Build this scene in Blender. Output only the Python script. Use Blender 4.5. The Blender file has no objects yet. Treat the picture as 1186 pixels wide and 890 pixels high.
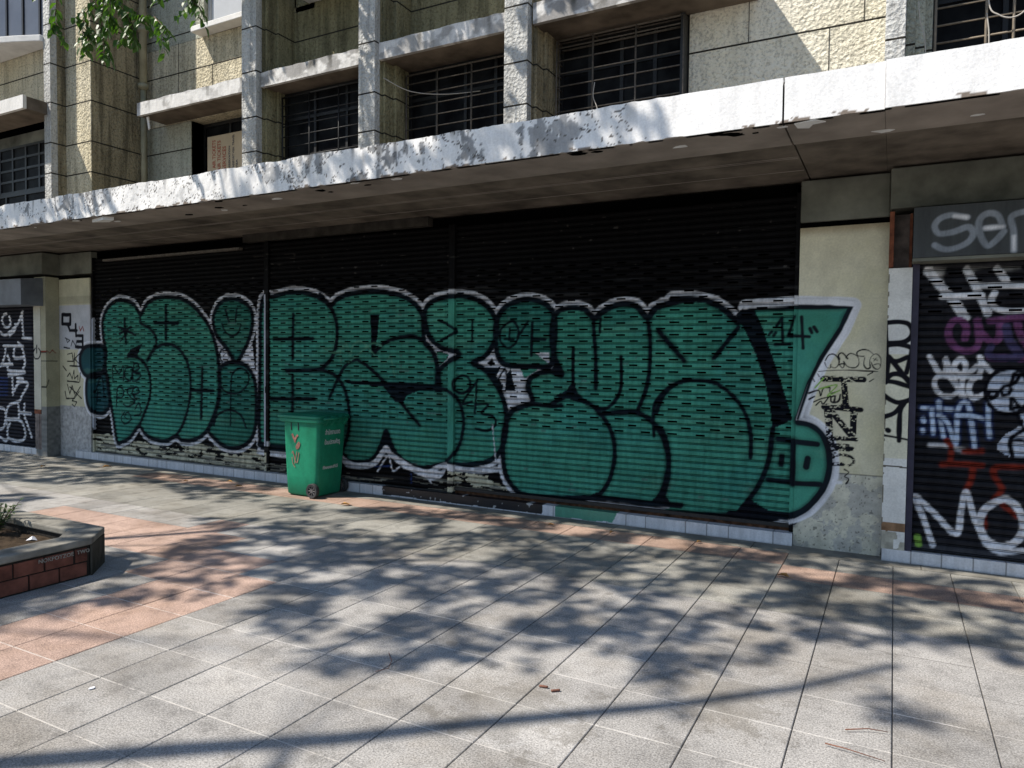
import bpy, bmesh, math, random
import numpy as np
from mathutils import Vector, Matrix

# ---------------------------------------------------------------- camera
scene = bpy.context.scene
COL = scene.collection
cam_d = bpy.data.cameras.new('camera'); cam = bpy.data.objects.new('camera', cam_d); COL.objects.link(cam)
cam_d.sensor_width = 36.0; cam_d.lens = 833.04 / 1186 * 36.0
cam_d.clip_start = 0.05; cam_d.clip_end = 900
CR = [[0.883054, -0.468539, -0.026221], [0.469149, 0.882723, 0.026439], [0.010758, -0.035649, 0.999306]]
M4 = Matrix.Identity(4)
for r in range(3):
    M4[r][0] = CR[r][0]; M4[r][1] = CR[r][2]; M4[r][2] = -CR[r][1]
M4.translation = Vector((0.0, -6.818, 1.65))
cam.matrix_world = M4
scene.camera = cam

# ---------------------------------------------------------------- light
SUN = Vector((0.60, 0.47, -1.0)).normalized()          # direction the light travels
w = bpy.data.worlds.new('World'); scene.world = w; w.use_nodes = True
nt = w.node_tree
bg = nt.nodes['Background']; sky = nt.nodes.new('ShaderNodeTexSky')
sky.sky_type = 'NISHITA'; sky.sun_disc = False
sky.sun_elevation = math.asin(-SUN.z)
sky.sun_rotation = math.atan2(-SUN.x, -SUN.y)
sky.air_density = 1.0; sky.dust_density = 0.4; sky.ozone_density = 1.6
nt.links.new(sky.outputs[0], bg.inputs[0]); bg.inputs[1].default_value = 0.118
sd = bpy.data.lights.new('sun', 'SUN'); so = bpy.data.objects.new('sun', sd); COL.objects.link(so)
sd.energy = 5.0; sd.angle = math.radians(0.65); sd.color = (1.0, 0.93, 0.83)
so.rotation_euler = SUN.to_track_quat('-Z', 'Y').to_euler(); so.location = (-20, -20, 30)
vs = scene.view_settings
vs.view_transform = 'Standard'; vs.look = 'None'; vs.exposure = 0.5; vs.gamma = 1.0; vs.use_curve_mapping = False

# ---------------------------------------------------------------- helpers
rnd = random.Random(7)
NR = np.random.RandomState(11)

def lin(h):
    h = h.lstrip('#'); c = [int(h[i:i+2], 16) / 255 for i in (0, 2, 4)]
    return tuple(v / 12.92 if v <= .04045 else ((v + .055) / 1.055) ** 2.4 for v in c)

_vt = NR.rand(256, 256)
def vn(x, y, s, ox=0.0, oy=0.0):
    """value noise, 0..1"""
    u = np.asarray(x) * s + 37.3 + ox; v = np.asarray(y) * s + 91.7 + oy
    i = np.floor(u).astype(int); j = np.floor(v).astype(int)
    fu = u - i; fv = v - j
    fu = fu * fu * (3 - 2 * fu); fv = fv * fv * (3 - 2 * fv)
    a = _vt[i % 256, j % 256]; b = _vt[(i + 1) % 256, j % 256]; c = _vt[i % 256, (j + 1) % 256]; d = _vt[(i + 1) % 256, (j + 1) % 256]
    return (a * (1 - fu) + b * fu) * (1 - fv) + (c * (1 - fu) + d * fu) * fv
def fbm(x, y, s, o=0.0, n=4):
    t = 0; a = .5; k = 0
    for q in range(n):
        t = t + a * vn(x, y, s, o + 13 * q, o * 1.7 + 7 * q); k += a; a *= .55; s *= 2.1
    return t / k
def sst(x, a, b):
    t = np.clip((x - a) / (b - a), 0, 1); return t * t * (3 - 2 * t)

class MB:
    def __init__(s): s.v = []; s.f = []; s.m = []
    def add(s, vs_, fs, mi=0):
        n = len(s.v); s.v += [tuple(p) for p in vs_]; s.f += [tuple(i + n for i in f) for f in fs]; s.m += [mi] * len(fs)
        return s
    def box(s, x0, x1, y0, y1, z0, z1, mi=0):
        v = [(x0, y0, z0), (x1, y0, z0), (x1, y1, z0), (x0, y1, z0), (x0, y0, z1), (x1, y0, z1), (x1, y1, z1), (x0, y1, z1)]
        return s.add(v, [(0, 3, 2, 1), (4, 5, 6, 7), (0, 1, 5, 4), (1, 2, 6, 5), (2, 3, 7, 6), (3, 0, 4, 7)], mi)
    def tube(s, pts, r0, r1=None, n=8, mi=0, cap=True):
        pts = [Vector(p) for p in pts]; r1 = r0 if r1 is None else r1
        vs_ = []; fs = []; L = len(pts); up = None
        for i, p in enumerate(pts):
            t = (pts[min(i + 1, L - 1)] - pts[max(i - 1, 0)]).normalized()
            if up is None: up = Vector((0, 0, 1)) if abs(t.z) < .9 else Vector((1, 0, 0))
            a = t.cross(up).normalized(); b = a.cross(t).normalized(); up = b
            r = r0 + (r1 - r0) * i / max(1, L - 1)
            for k in range(n):
                g = 2 * math.pi * k / n
                vs_.append(p + a * math.cos(g) * r + b * math.sin(g) * r)
        for i in range(L - 1):
            for k in range(n):
                fs.append((i * n + k, i * n + (k + 1) % n, (i + 1) * n + (k + 1) % n, (i + 1) * n + k))
        if cap: fs += [tuple(range(n))[::-1], tuple((L - 1) * n + k for k in range(n))]
        return s.add(vs_, fs, mi)
    def prism(s, poly, z0, z1, mi=0):
        n = len(poly)
        v = [(x, y, z0) for x, y in poly] + [(x, y, z1) for x, y in poly]
        return s.add(v, [tuple(range(n))[::-1], tuple(range(n, 2 * n))] + [(i, (i + 1) % n, n + (i + 1) % n, n + i) for i in range(n)], mi)
    def build(s, name, mats, parent=None, smooth=False, bevel=0.0):
        me = bpy.data.meshes.new(name); me.from_pydata(s.v, [], s.f)
        mats = mats if isinstance(mats, (list, tuple)) else [mats]
        for m in mats: me.materials.append(m)
        if len(mats) > 1: me.polygons.foreach_set('material_index', s.m)
        if smooth: me.polygons.foreach_set('use_smooth', [True] * len(me.polygons))
        me.update()
        o = bpy.data.objects.new(name, me); COL.objects.link(o)
        if parent is not None: o.parent = parent
        if bevel:
            b = o.modifiers.new('bevel', 'BEVEL'); b.width = bevel; b.segments = 2; b.limit_method = 'ANGLE'
        return o

def root(name, label, cat, group=None, loc=(0, 0, 0)):
    o = bpy.data.objects.new(name, None); COL.objects.link(o); o.location = loc; o.empty_display_size = .1
    return tag(o, label, cat, group)
def tag(o, label=None, cat=None, group=None, kind=None):
    if label: o['label'] = label
    if cat: o['category'] = cat
    if group: o['group'] = group
    if kind: o['kind'] = kind
    return o

# ---------------------------------------------------------------- materials
class NT:
    def __init__(s, name):
        s.m = bpy.data.materials.new(name); s.m.use_nodes = True; s.t = s.m.node_tree
        s.b = s.t.nodes['Principled BSDF']; s.pos = None
    def n(s, typ, **kw):
        nd = s.t.nodes.new(typ)
        for k, v in kw.items(): setattr(nd, k, v)
        return nd
    def l(s, a, b): s.t.links.new(a, b)
    def P(s):
        if s.pos is None: s.pos = s.n('ShaderNodeNewGeometry').outputs['Position']
        return s.pos
    def noise(s, sc, det=4, rough=.55, vec=None, stretch=None):
        nd = s.n('ShaderNodeTexNoise'); nd.inputs['Scale'].default_value = sc; nd.inputs['Detail'].default_value = det; nd.inputs['Roughness'].default_value = rough
        v = vec or s.P()
        if stretch:
            mp = s.n('ShaderNodeMapping'); mp.inputs['Scale'].default_value = stretch; s.l(v, mp.inputs[0]); v = mp.outputs[0]
        s.l(v, nd.inputs['Vector']); return nd.outputs['Fac']
    def ramp(s, fac, stops):
        r = s.n('ShaderNodeValToRGB'); e = r.color_ramp.elements
        while len(e) < len(stops): e.new(.5)
        for i, (p, c) in enumerate(stops):
            e[i].position = p; e[i].color = (c[0], c[1], c[2], 1) if isinstance(c, (tuple, list)) else (c, c, c, 1)
        s.l(fac, r.inputs[0]); return r.outputs[0]
    def mix(s, a, b, f, mode='MIX'):
        m = s.n('ShaderNodeMix', data_type='RGBA', blend_type=mode)
        for sock, v in ((m.inputs['Factor'], f), (m.inputs['A'], a), (m.inputs['B'], b)):
            if hasattr(v, 'links'): s.l(v, sock)
            elif isinstance(v, (int, float)): sock.default_value = v if sock.type == 'VALUE' else (v, v, v, 1)
            else: sock.default_value = (*v[:3], 1)
        return m.outputs['Result']
    def math(s, op, a, b=None, c=None):
        m = s.n('ShaderNodeMath', operation=op)
        for i, v in enumerate((a, b, c)):
            if v is None: continue
            if hasattr(v, 'links'): s.l(v, m.inputs[i])
            else: m.inputs[i].default_value = v
        return m.outputs[0]
    def bump(s, h, st=.5, d=.01):
        b = s.n('ShaderNodeBump'); b.inputs['Strength'].default_value = st; b.inputs['Distance'].default_value = d
        s.l(h, b.inputs['Height']); s.l(b.outputs[0], s.b.inputs['Normal']); return b
    def out(s, col=None, rough=None, spec=None, metal=None):
        if col is not None:
            if hasattr(col, 'links'): s.l(col, s.b.inputs['Base Color'])
            else: s.b.inputs['Base Color'].default_value = (*col[:3], 1)
        if rough is not None:
            if hasattr(rough, 'links'): s.l(rough, s.b.inputs['Roughness'])
            else: s.b.inputs['Roughness'].default_value = rough
        if spec is not None: s.b.inputs['Specular IOR Level'].default_value = spec
        if metal is not None: s.b.inputs['Metallic'].default_value = metal
        return s.m

def m_plain(name, c, rough=.7, var=.25, sc=6, bump=.15, spec=.3, metal=0.0, bd=.004):
    t = NT(name); f = t.noise(sc, 5)
    col = t.ramp(f, [(.3, tuple(v * (1 - var) for v in c)), (.7, tuple(min(1, v * (1 + var)) for v in c))])
    if bump: t.bump(t.noise(sc * 12, 3), bump, bd)
    return t.out(col, rough, spec, metal)

def m_paint(name, rough=.62, spec=.3, bumpst=.2, bsc=90, grime=.35, streak=(6, 6, 1)):
    """surface whose coat of paint lives in the mesh's colour attribute"""
    t = NT(name); a = t.n('ShaderNodeVertexColor', layer_name='paint')
    g = t.noise(3.0, 6, .65, stretch=streak)
    fine = t.noise(60, 3, .7)
    c = t.mix(a.outputs[0], t.ramp(g, [(.35, 1 - grime), (.62, 1.0)]), 1.0, 'MULTIPLY')
    c = t.mix(c, t.ramp(fine, [(.3, .86), (.7, 1.06)]), 1.0, 'MULTIPLY')
    t.bump(t.noise(bsc, 3), bumpst, .003)
    return t.out(c, rough, spec)

GROOVES = (4.327, 4.775, 5.365, 5.937, 6.51, 7.08)
def m_stucco(name, c0, c1, streakdark=.5, speck=.35, grooves=GROOVES, bumpst=1.0):
    t = NT(name)
    big = t.noise(1.3, 5, .6); col = t.ramp(big, [(.35, c0), (.65, c1)])
    st = t.noise(2.2, 6, .65, stretch=(4.5, 4.5, .35))
    col = t.mix(col, t.ramp(st, [(.38, streakdark), (.56, 1.0)]), .9, 'MULTIPLY')
    vo = t.n('ShaderNodeTexVoronoi'); vo.inputs['Scale'].default_value = 26; t.l(t.P(), vo.inputs['Vector'])
    n1 = t.noise(36, 3, .7)
    col = t.mix(col, t.ramp(n1, [(.36, speck), (.5, 1.0)]), .7, 'MULTIPLY')
    h = t.math('ADD', t.math('MULTIPLY', n1, 1.0), t.math('MULTIPLY', vo.outputs['Distance'], .6))
    sep = t.n('ShaderNodeSeparateXYZ'); t.l(t.P(), sep.inputs[0]); z = sep.outputs[2]
    g = None
    for zz in grooves:
        d = t.math('ABSOLUTE', t.math('SUBTRACT', z, zz))
        g = d if g is None else t.math('MINIMUM', g, d)
    k = t.math('LESS_THAN', g, .009)
    col = t.mix(col, (.035, .032, .026), k)
    h = t.math('SUBTRACT', h, t.math('MULTIPLY', k, 1.5))
    t.bump(h, bumpst, .022)
    return t.out(col, .93, .15)

MT = {}
MT['paint'] = m_paint('painted_shutter_steel', .65, .05, .2)
MT['wallpaint'] = m_paint('painted_plaster', .85, .15, .45, 60, .18, (2, 2, 1.5))
MT['plaster'] = m_paint('peeling_white_paint', .8, .2, .8, 45, .16, (4, 4, .8))
MT['tile'] = m_paint('glazed_tile', .35, .45, .1, 40, .2)
MT['fin'] = m_stucco('grey_roughcast', (.52, .52, .50), (.66, .66, .63), .62, .55)
MT['shaded_olive'] = m_stucco('shaded_olive_roughcast', (.24, .22, .13), (.36, .33, .20), .5, .5)  # pilaster sides and shaded spandrels: their shade is put into the colour
MT['shaded_ochre'] = m_stucco('shaded_ochre_roughcast', (.32, .27, .17), (.42, .36, .235), .4, .4)  # side faces turned from the sun, shade included in the tone
MT['cream'] = m_stucco('cream_roughcast', (.62, .55, .385), (.74, .67, .50), .6, .35)
MT['pale'] = m_stucco('sunlit_cream_roughcast', (.76, .71, .57), (.84, .80, .68), .85, .5)  # brighter copy of the cream, strong sunlight put into the colour
MT['gray_green'] = m_stucco('grey_green_roughcast', (.40, .41, .33), (.50, .50, .41), .75, .5)
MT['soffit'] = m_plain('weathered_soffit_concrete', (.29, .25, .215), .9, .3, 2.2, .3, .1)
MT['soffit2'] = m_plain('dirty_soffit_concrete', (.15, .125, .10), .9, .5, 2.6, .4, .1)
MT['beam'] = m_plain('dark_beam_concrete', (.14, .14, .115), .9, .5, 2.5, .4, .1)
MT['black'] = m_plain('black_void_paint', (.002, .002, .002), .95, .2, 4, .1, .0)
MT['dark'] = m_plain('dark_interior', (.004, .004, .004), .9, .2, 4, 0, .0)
MT['whiteledge'] = m_plain('white_ledge_paint', (.74, .73, .71), .8, .12, 5, .3, .2)
MT['rust'] = m_plain('rusty_steel', (.16, .055, .03), .85, .5, 14, .5, .2)
MT['iron'] = m_plain('dull_iron_bars', (.10, .085, .07), .65, .4, 30, .2, .4)
MT['blackiron'] = m_plain('black_iron', (.013, .013, .014), .5, .3, 30, .1, .4)
MT['frame'] = m_plain('dark_window_frame', (.007, .007, .008), .5, .3, 20, .1, .4)
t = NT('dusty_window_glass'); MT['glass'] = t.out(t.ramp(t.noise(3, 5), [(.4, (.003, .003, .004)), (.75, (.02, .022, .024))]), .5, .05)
t = NT('blue_grey_glass'); MT['blueglass'] = t.out(t.ramp(t.noise(1.5, 4), [(.3, (.05, .06, .085)), (.7, (.085, .10, .13))]), .45, .3)
MT['curtain'] = m_plain('pale_curtain_panel', (.42, .44, .47), .7, .1, 3, .05)
MT['pipe'] = m_plain('painted_drainpipe', (.30, .28, .19), .6, .25, 5, .2, .3)
MT['wire'] = m_plain('pale_cable', (.45, .42, .38), .6, .1, 9, 0)
MT['binp'] = None
MT['rubber'] = m_plain('wheel_rubber', (.035, .034, .036), .7, .3, 30, .2)
MT['hubp'] = m_plain('wheel_hub_plastic', (.03, .03, .033), .4, .2, 30, .1, .4)
MT['brick'] = m_plain('red_brick_tile', (.14, .05, .034), .8, .55, 9, .4, .25)
MT['capc'] = m_plain('mossy_planter_concrete', (.20, .19, .165), .9, .4, 7, .5, .15)
MT['mortar'] = m_plain('dark_mortar', (.03, .026, .022), .95, .3, 20, .4, .1)
MT['soil'] = m_plain('dry_soil', (.07, .05, .033), .95, .5, 14, .9, .1, bd=.03)
MT['bark'] = m_plain('tree_bark', (.13, .10, .075), .95, .4, 9, .9, .1, bd=.02)
MT['deadleaf'] = m_plain('dry_leaf', (.32, .17, .055), .8, .5, 25, .2)
MT['twig'] = m_plain('dry_reddish_twig', (.17, .075, .05), .8, .3, 20, .2)
MT['printred'] = m_plain('red_print', (.35, .06, .03), .7, .1, 5, 0)
MT['printdark'] = m_plain('dark_print', (.05, .06, .07), .7, .1, 5, 0)
MT['board'] = m_plain('beige_sign_board', (.50, .40, .27), .7, .12, 3, .1)
MT['chalk'] = m_plain('worn_chalk', (.26, .25, .22), .9, .5, 60, 0)
MT['printwhite'] = m_plain('white_print', (.5, .52, .5), .7, .1, 5, 0)
MT['litter'] = m_plain('white_litter', (.7, .7, .74), .6, .1, 9, .1)
MT['street'] = m_plain('street_concrete', (.20, .195, .19), .9, .2, 3, .3, .15)
def m_leaf(name, a, b, trans=.35):
    t = NT(name); oi = t.n('ShaderNodeNewGeometry'); 
    wn = t.n('ShaderNodeTexWhiteNoise', noise_dimensions='3D'); 
    f = t.noise(9, 3, .6)
    col = t.ramp(f, [(.35, a), (.65, b)])
    t.out(col, .45, .4)
    tr = t.n('ShaderNodeBsdfTranslucent'); mx = t.n('ShaderNodeMixShader'); mx.inputs[0].default_value = trans
    c2 = t.mix(col, (1.6, 1.9, .5), 1.0, 'MULTIPLY'); t.l(c2, tr.inputs[0])
    o = t.t.nodes['Material Output']; t.l(t.b.outputs[0], mx.inputs[1]); t.l(tr.outputs[0], mx.inputs[2]); t.l(mx.outputs[0], o.inputs[0])
    return t.m
MT['leaf'] = m_leaf('broad_leaf', (.03, .07, .014), (.07, .14, .028))
MT['shrub'] = m_leaf('shrub_leaf', (.04, .08, .03), (.10, .15, .06), .2)

t = NT('green_bin_plastic')
nz = t.noise(5, 5, .6, stretch=(1, 1, .5)); col = t.ramp(nz, [(.3, (.010, .165, .088)), (.7, (.017, .235, .13))])
col = t.mix(col, t.ramp(t.noise(22, 4, .7), [(.35, .8), (.6, 1.0)]), .6, 'MULTIPLY')
t.bump(t.noise(60, 2), .08, .003); MT['bin'] = t.out(col, .5, .2)
t = NT('green_bin_rim_plastic'); MT['binrim'] = t.out(t.ramp(t.noise(7, 4), [(.3, (.010, .14, .08)), (.7, (.016, .20, .12))]), .45, .25)
MT['redspray'] = m_plain('red_spray', (.24, .11, .085), .7, .3, 30, 0)

# graffiti: strokes and fills in metres on each wall face
GRAFFITI = {
 'main': [
  ('stroke',[(-3.462,1.329),(-3.43,1.435),(-3.314,1.497),(-3.183,1.514),(-3.06,1.487),(-3.146,1.662),(-3.181,1.839),(-3.174,2.016),(-3.121,2.138),(-2.969,2.181),(-2.812,2.154),(-2.712,2.067),(-2.628,2.128),(-2.45,2.202),(-2.275,2.184),(-2.153,2.063),(-2.069,2.152),(-1.882,2.209),(-1.707,2.226),(-1.912,2.238),(-1.732,2.239),(-1.555,2.204),(-1.411,2.12),(-1.29,2.008)],0.1425,'w',0,1,0.012),
  ('stroke',[(-1.215,2.144),(-0.814,2.162),(-0.331,2.133),(-0.404,1.936),(-0.547,1.687),(-0.643,1.467),(-0.74,1.131)],0.1425,'w',0,0,0.012),
  ('stroke',[(-0.74,1.131),(-0.634,1.1),(-0.531,1.01),(-0.476,0.849),(-0.477,0.657),(-0.543,0.485),(-0.667,0.334),(-0.822,0.255),(-1.009,0.217),(-1.428,0.187),(-1.721,0.165),(-2.027,0.156)],0.1425,'w',0,1,0.012),
  ('stroke',[(-1.79,0.249),(-2.068,0.228),(-2.358,0.232),(-2.659,0.229),(-2.971,0.198),(-3.464,0.172),(-3.654,0.283),(-3.743,0.46),(-3.764,0.705),(-3.731,0.922),(-3.647,1.08),(-3.477,1.147),(-3.41,1.195),(-3.462,1.329)],0.1425,'w',0,1,0.012),
  ('stroke',[(-11.042,1.774),(-10.807,1.756),(-10.763,1.595),(-10.812,1.414),(-10.961,1.303),(-11.17,1.306),(-11.301,1.424),(-11.322,1.608),(-11.211,1.744)],0.15,'w',1,1,0.012),
  ('stroke',[(-11.11,1.3),(-11.174,1.042),(-11.118,0.824),(-10.97,0.721),(-10.793,0.747),(-10.675,0.878),(-10.689,1.129),(-10.755,1.343)],0.15,'w',1,1,0.012),
  ('stroke',[(-10.494,0.313),(-10.591,0.702),(-10.728,1.236),(-10.795,1.774),(-10.83,2.134),(-10.711,2.346),(-10.509,2.455),(-10.284,2.462),(-10.064,2.394),(-9.913,2.252),(-9.74,2.409),(-9.477,2.48),(-9.22,2.479),(-8.97,2.439),(-8.726,2.317),(-8.511,2.134),(-8.37,1.971),(-8.278,1.746),(-8.219,1.489),(-8.211,1.232),(-8.259,0.973),(-8.378,0.708),(-8.546,0.536),(-8.74,0.448),(-8.987,0.423),(-9.137,0.474),(-9.343,0.393),(-9.603,0.397),(-9.816,0.461),(-9.966,0.574),(-10.172,0.397),(-10.369,0.314)],0.15,'w',1,1,0.012),
  ('stroke',[(-7.89,1.564),(-8.071,1.746),(-8.254,1.906),(-8.337,2.099),(-8.298,2.259),(-8.159,2.383),(-7.954,2.416),(-7.753,2.372),(-7.6,2.26),(-7.57,2.089),(-7.623,1.903),(-7.734,1.716)],0.15,'w',1,1,0.012),
  ('stroke',[(-8.229,1.393),(-8.154,1.506),(-7.98,1.556),(-7.756,1.534),(-7.603,1.436),(-7.516,1.251),(-7.504,0.972),(-7.517,0.722),(-7.605,0.529),(-7.805,0.405),(-8.077,0.387),(-8.309,0.485),(-8.44,0.607),(-8.33,0.808),(-8.24,1.006),(-8.211,1.232)],0.15,'w',1,1,0.012),
  ('stroke',[(-7.398,2.356),(-7.186,2.424),(-6.939,2.464),(-6.697,2.462),(-6.461,2.41),(-6.288,2.326),(-6.211,2.278),(-6.08,2.37),(-5.859,2.42),(-5.572,2.438),(-5.293,2.409),(-5.089,2.354),(-4.922,2.255),(-4.83,2.132),(-4.815,1.971),(-4.804,1.823),(-4.674,1.703),(-4.615,1.517),(-4.584,1.198),(-4.576,0.369),(-4.942,0.38),(-5.144,0.461),(-5.283,0.618),(-5.36,0.758),(-5.439,0.551),(-5.562,0.401),(-5.742,0.359),(-5.925,0.359),(-6.045,0.437),(-6.577,0.459),(-7.105,0.443),(-7.424,0.472),(-7.434,1.47)],0.15,'w',1,1,0.012),
  ('stroke',[(-4.792,2.184),(-4.728,2.276),(-4.585,2.325),(-4.366,2.342),(-4.152,2.313),(-3.987,2.231),(-3.877,2.102),(-3.846,1.962),(-3.885,1.809),(-3.995,1.668),(-4.145,1.597),(-4.024,1.539),(-3.919,1.452),(-3.815,1.301),(-3.74,1.126),(-3.724,0.923),(-3.756,0.717),(-3.859,0.557),(-4.042,0.478),(-4.286,0.44),(-4.505,0.455),(-4.617,0.554),(-4.623,1.25),(-4.615,1.463),(-4.53,1.558),(-4.344,1.665),(-4.36,1.718),(-4.548,1.756),(-4.709,1.863),(-4.787,2.024)],0.15,'w',1,1,0.012),
  ('stroke',[(-3.847,2.063),(-3.767,2.188),(-3.625,2.26),(-3.458,2.28),(-3.292,2.238),(-3.183,2.15),(-3.149,2.028),(-3.156,1.785),(-3.202,1.577),(-3.421,1.566),(-3.703,1.575),(-3.819,1.657),(-3.865,1.886)],0.15,'w',1,1,0.012),
  ('fill',[(-4.144,1.563),(-3.703,1.575),(-3.297,1.556),(-3.447,1.437),(-3.458,1.212),(-3.583,1.132),(-3.702,1.026),(-3.742,1.227),(-3.904,1.452)],0,'w',1,0,0.01),
  ('fill',[(-4.74,1.823),(-4.36,1.691),(-4.593,1.491),(-4.659,1.703)],0,'w',1,0,0.01),
  ('fill',[(-3.409,1.723),(-3.204,1.724),(-3.188,1.56)],0,'w',1,0,0.01),
  ('fill',[(-8.278,1.778),(-7.89,1.541),(-8.21,1.521)],0,'w',1,0,0.01),
  ('fill',[(-7.845,1.542),(-7.58,1.779),(-7.516,1.407),(-7.646,1.513)],0,'w',1,0,0.01),
  ('fill',[(-11.042,1.774),(-10.807,1.756),(-10.763,1.595),(-10.812,1.414),(-10.961,1.303),(-11.17,1.306),(-11.301,1.424),(-11.322,1.608),(-11.211,1.744)],0,'d',1,1,0.012),
  ('fill',[(-11.11,1.3),(-11.174,1.042),(-11.118,0.824),(-10.97,0.721),(-10.793,0.747),(-10.675,0.878),(-10.689,1.129),(-10.755,1.343)],0,'d',1,1,0.012),
  ('fill',[(-10.494,0.313),(-10.591,0.702),(-10.728,1.236),(-10.795,1.774),(-10.83,2.134),(-10.711,2.346),(-10.509,2.455),(-10.284,2.462),(-10.064,2.394),(-9.913,2.252),(-9.74,2.409),(-9.477,2.48),(-9.22,2.479),(-8.97,2.439),(-8.726,2.317),(-8.511,2.134),(-8.37,1.971),(-8.278,1.746),(-8.219,1.489),(-8.211,1.232),(-8.259,0.973),(-8.378,0.708),(-8.546,0.536),(-8.74,0.448),(-8.987,0.423),(-9.137,0.474),(-9.343,0.393),(-9.603,0.397),(-9.816,0.461),(-9.966,0.574),(-10.172,0.397),(-10.369,0.314)],0,'g',1,1,0.012),
  ('fill',[(-7.89,1.564),(-8.071,1.746),(-8.254,1.906),(-8.337,2.099),(-8.298,2.259),(-8.159,2.383),(-7.954,2.416),(-7.753,2.372),(-7.6,2.26),(-7.57,2.089),(-7.623,1.903),(-7.734,1.716)],0,'h',1,1,0.012),
  ('fill',[(-8.229,1.393),(-8.154,1.506),(-7.98,1.556),(-7.756,1.534),(-7.603,1.436),(-7.516,1.251),(-7.504,0.972),(-7.517,0.722),(-7.605,0.529),(-7.805,0.405),(-8.077,0.387),(-8.309,0.485),(-8.44,0.607),(-8.33,0.808),(-8.24,1.006),(-8.211,1.232)],0,'h',1,1,0.012),
  ('fill',[(-7.398,2.356),(-7.186,2.424),(-6.939,2.464),(-6.697,2.462),(-6.461,2.41),(-6.288,2.326),(-6.211,2.278),(-6.08,2.37),(-5.859,2.42),(-5.572,2.438),(-5.293,2.409),(-5.089,2.354),(-4.922,2.255),(-4.83,2.132),(-4.815,1.971),(-4.804,1.823),(-4.674,1.703),(-4.615,1.517),(-4.584,1.198),(-4.576,0.369),(-4.942,0.38),(-5.144,0.461),(-5.283,0.618),(-5.36,0.758),(-5.439,0.551),(-5.562,0.401),(-5.742,0.359),(-5.925,0.359),(-6.045,0.437),(-6.577,0.459),(-7.105,0.443),(-7.424,0.472),(-7.434,1.47)],0,'g',1,1,0.012),
  ('fill',[(-4.792,2.184),(-4.728,2.276),(-4.585,2.325),(-4.366,2.342),(-4.152,2.313),(-3.987,2.231),(-3.877,2.102),(-3.846,1.962),(-3.885,1.809),(-3.995,1.668),(-4.145,1.597),(-4.024,1.539),(-3.919,1.452),(-3.815,1.301),(-3.74,1.126),(-3.724,0.923),(-3.756,0.717),(-3.859,0.557),(-4.042,0.478),(-4.286,0.44),(-4.505,0.455),(-4.617,0.554),(-4.623,1.25),(-4.615,1.463),(-4.53,1.558),(-4.344,1.665),(-4.36,1.718),(-4.548,1.756),(-4.709,1.863),(-4.787,2.024)],0,'g',1,1,0.012),
  ('fill',[(-3.847,2.063),(-3.767,2.188),(-3.625,2.26),(-3.458,2.28),(-3.292,2.238),(-3.183,2.15),(-3.149,2.028),(-3.156,1.785),(-3.202,1.577),(-3.421,1.566),(-3.703,1.575),(-3.819,1.657),(-3.865,1.886)],0,'h',1,1,0.012),
  ('fill',[(-3.462,1.329),(-3.43,1.435),(-3.314,1.497),(-3.183,1.514),(-3.06,1.487),(-3.146,1.662),(-3.181,1.839),(-3.174,2.016),(-3.121,2.138),(-2.969,2.181),(-2.812,2.154),(-2.712,2.067),(-2.628,2.128),(-2.45,2.202),(-2.275,2.184),(-2.153,2.063),(-2.069,2.152),(-1.882,2.209),(-1.707,2.226),(-1.912,2.238),(-1.732,2.239),(-1.555,2.204),(-1.411,2.12),(-1.29,2.008),(-1.215,2.144),(-0.814,2.162),(-0.331,2.133),(-0.404,1.936),(-0.547,1.687),(-0.643,1.467),(-0.74,1.131),(-0.74,1.131),(-0.634,1.1),(-0.531,1.01),(-0.476,0.849),(-0.477,0.657),(-0.543,0.485),(-0.667,0.334),(-0.822,0.255),(-1.009,0.217),(-1.428,0.187),(-1.721,0.165),(-2.027,0.156),(-1.79,0.249),(-2.068,0.228),(-2.358,0.232),(-2.659,0.229),(-2.971,0.198),(-3.464,0.172),(-3.654,0.283),(-3.743,0.46),(-3.764,0.705),(-3.731,0.922),(-3.647,1.08),(-3.477,1.147),(-3.41,1.195),(-3.462,1.329)],0,'g',1,0,0.012),
  ('fill',[(-4.708,1.804),(-4.375,1.697),(-4.359,1.665),(-4.584,1.504),(-4.643,1.676)],0,'w',1,0,0.01),
  ('fill',[(-4.637,1.724),(-4.437,1.683),(-4.584,1.557)],0,'g',1,0,0.01),
  ('fill',[(-3.381,1.715),(-3.215,1.721),(-3.202,1.589)],0,'w',1,0,0.01),
  ('stroke',[(-8.07,1.778),(-8.209,1.682),(-8.163,1.554)],0.03,'k',0,1,0.01),
  ('stroke',[(-11.042,1.774),(-10.807,1.756),(-10.763,1.595),(-10.812,1.414),(-10.961,1.303),(-11.17,1.306),(-11.301,1.424),(-11.322,1.608),(-11.211,1.744)],0.064,'k',1,1,0.012),
  ('stroke',[(-11.11,1.3),(-11.174,1.042),(-11.118,0.824),(-10.97,0.721),(-10.793,0.747),(-10.675,0.878),(-10.689,1.129),(-10.755,1.343)],0.064,'k',1,1,0.012),
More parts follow.
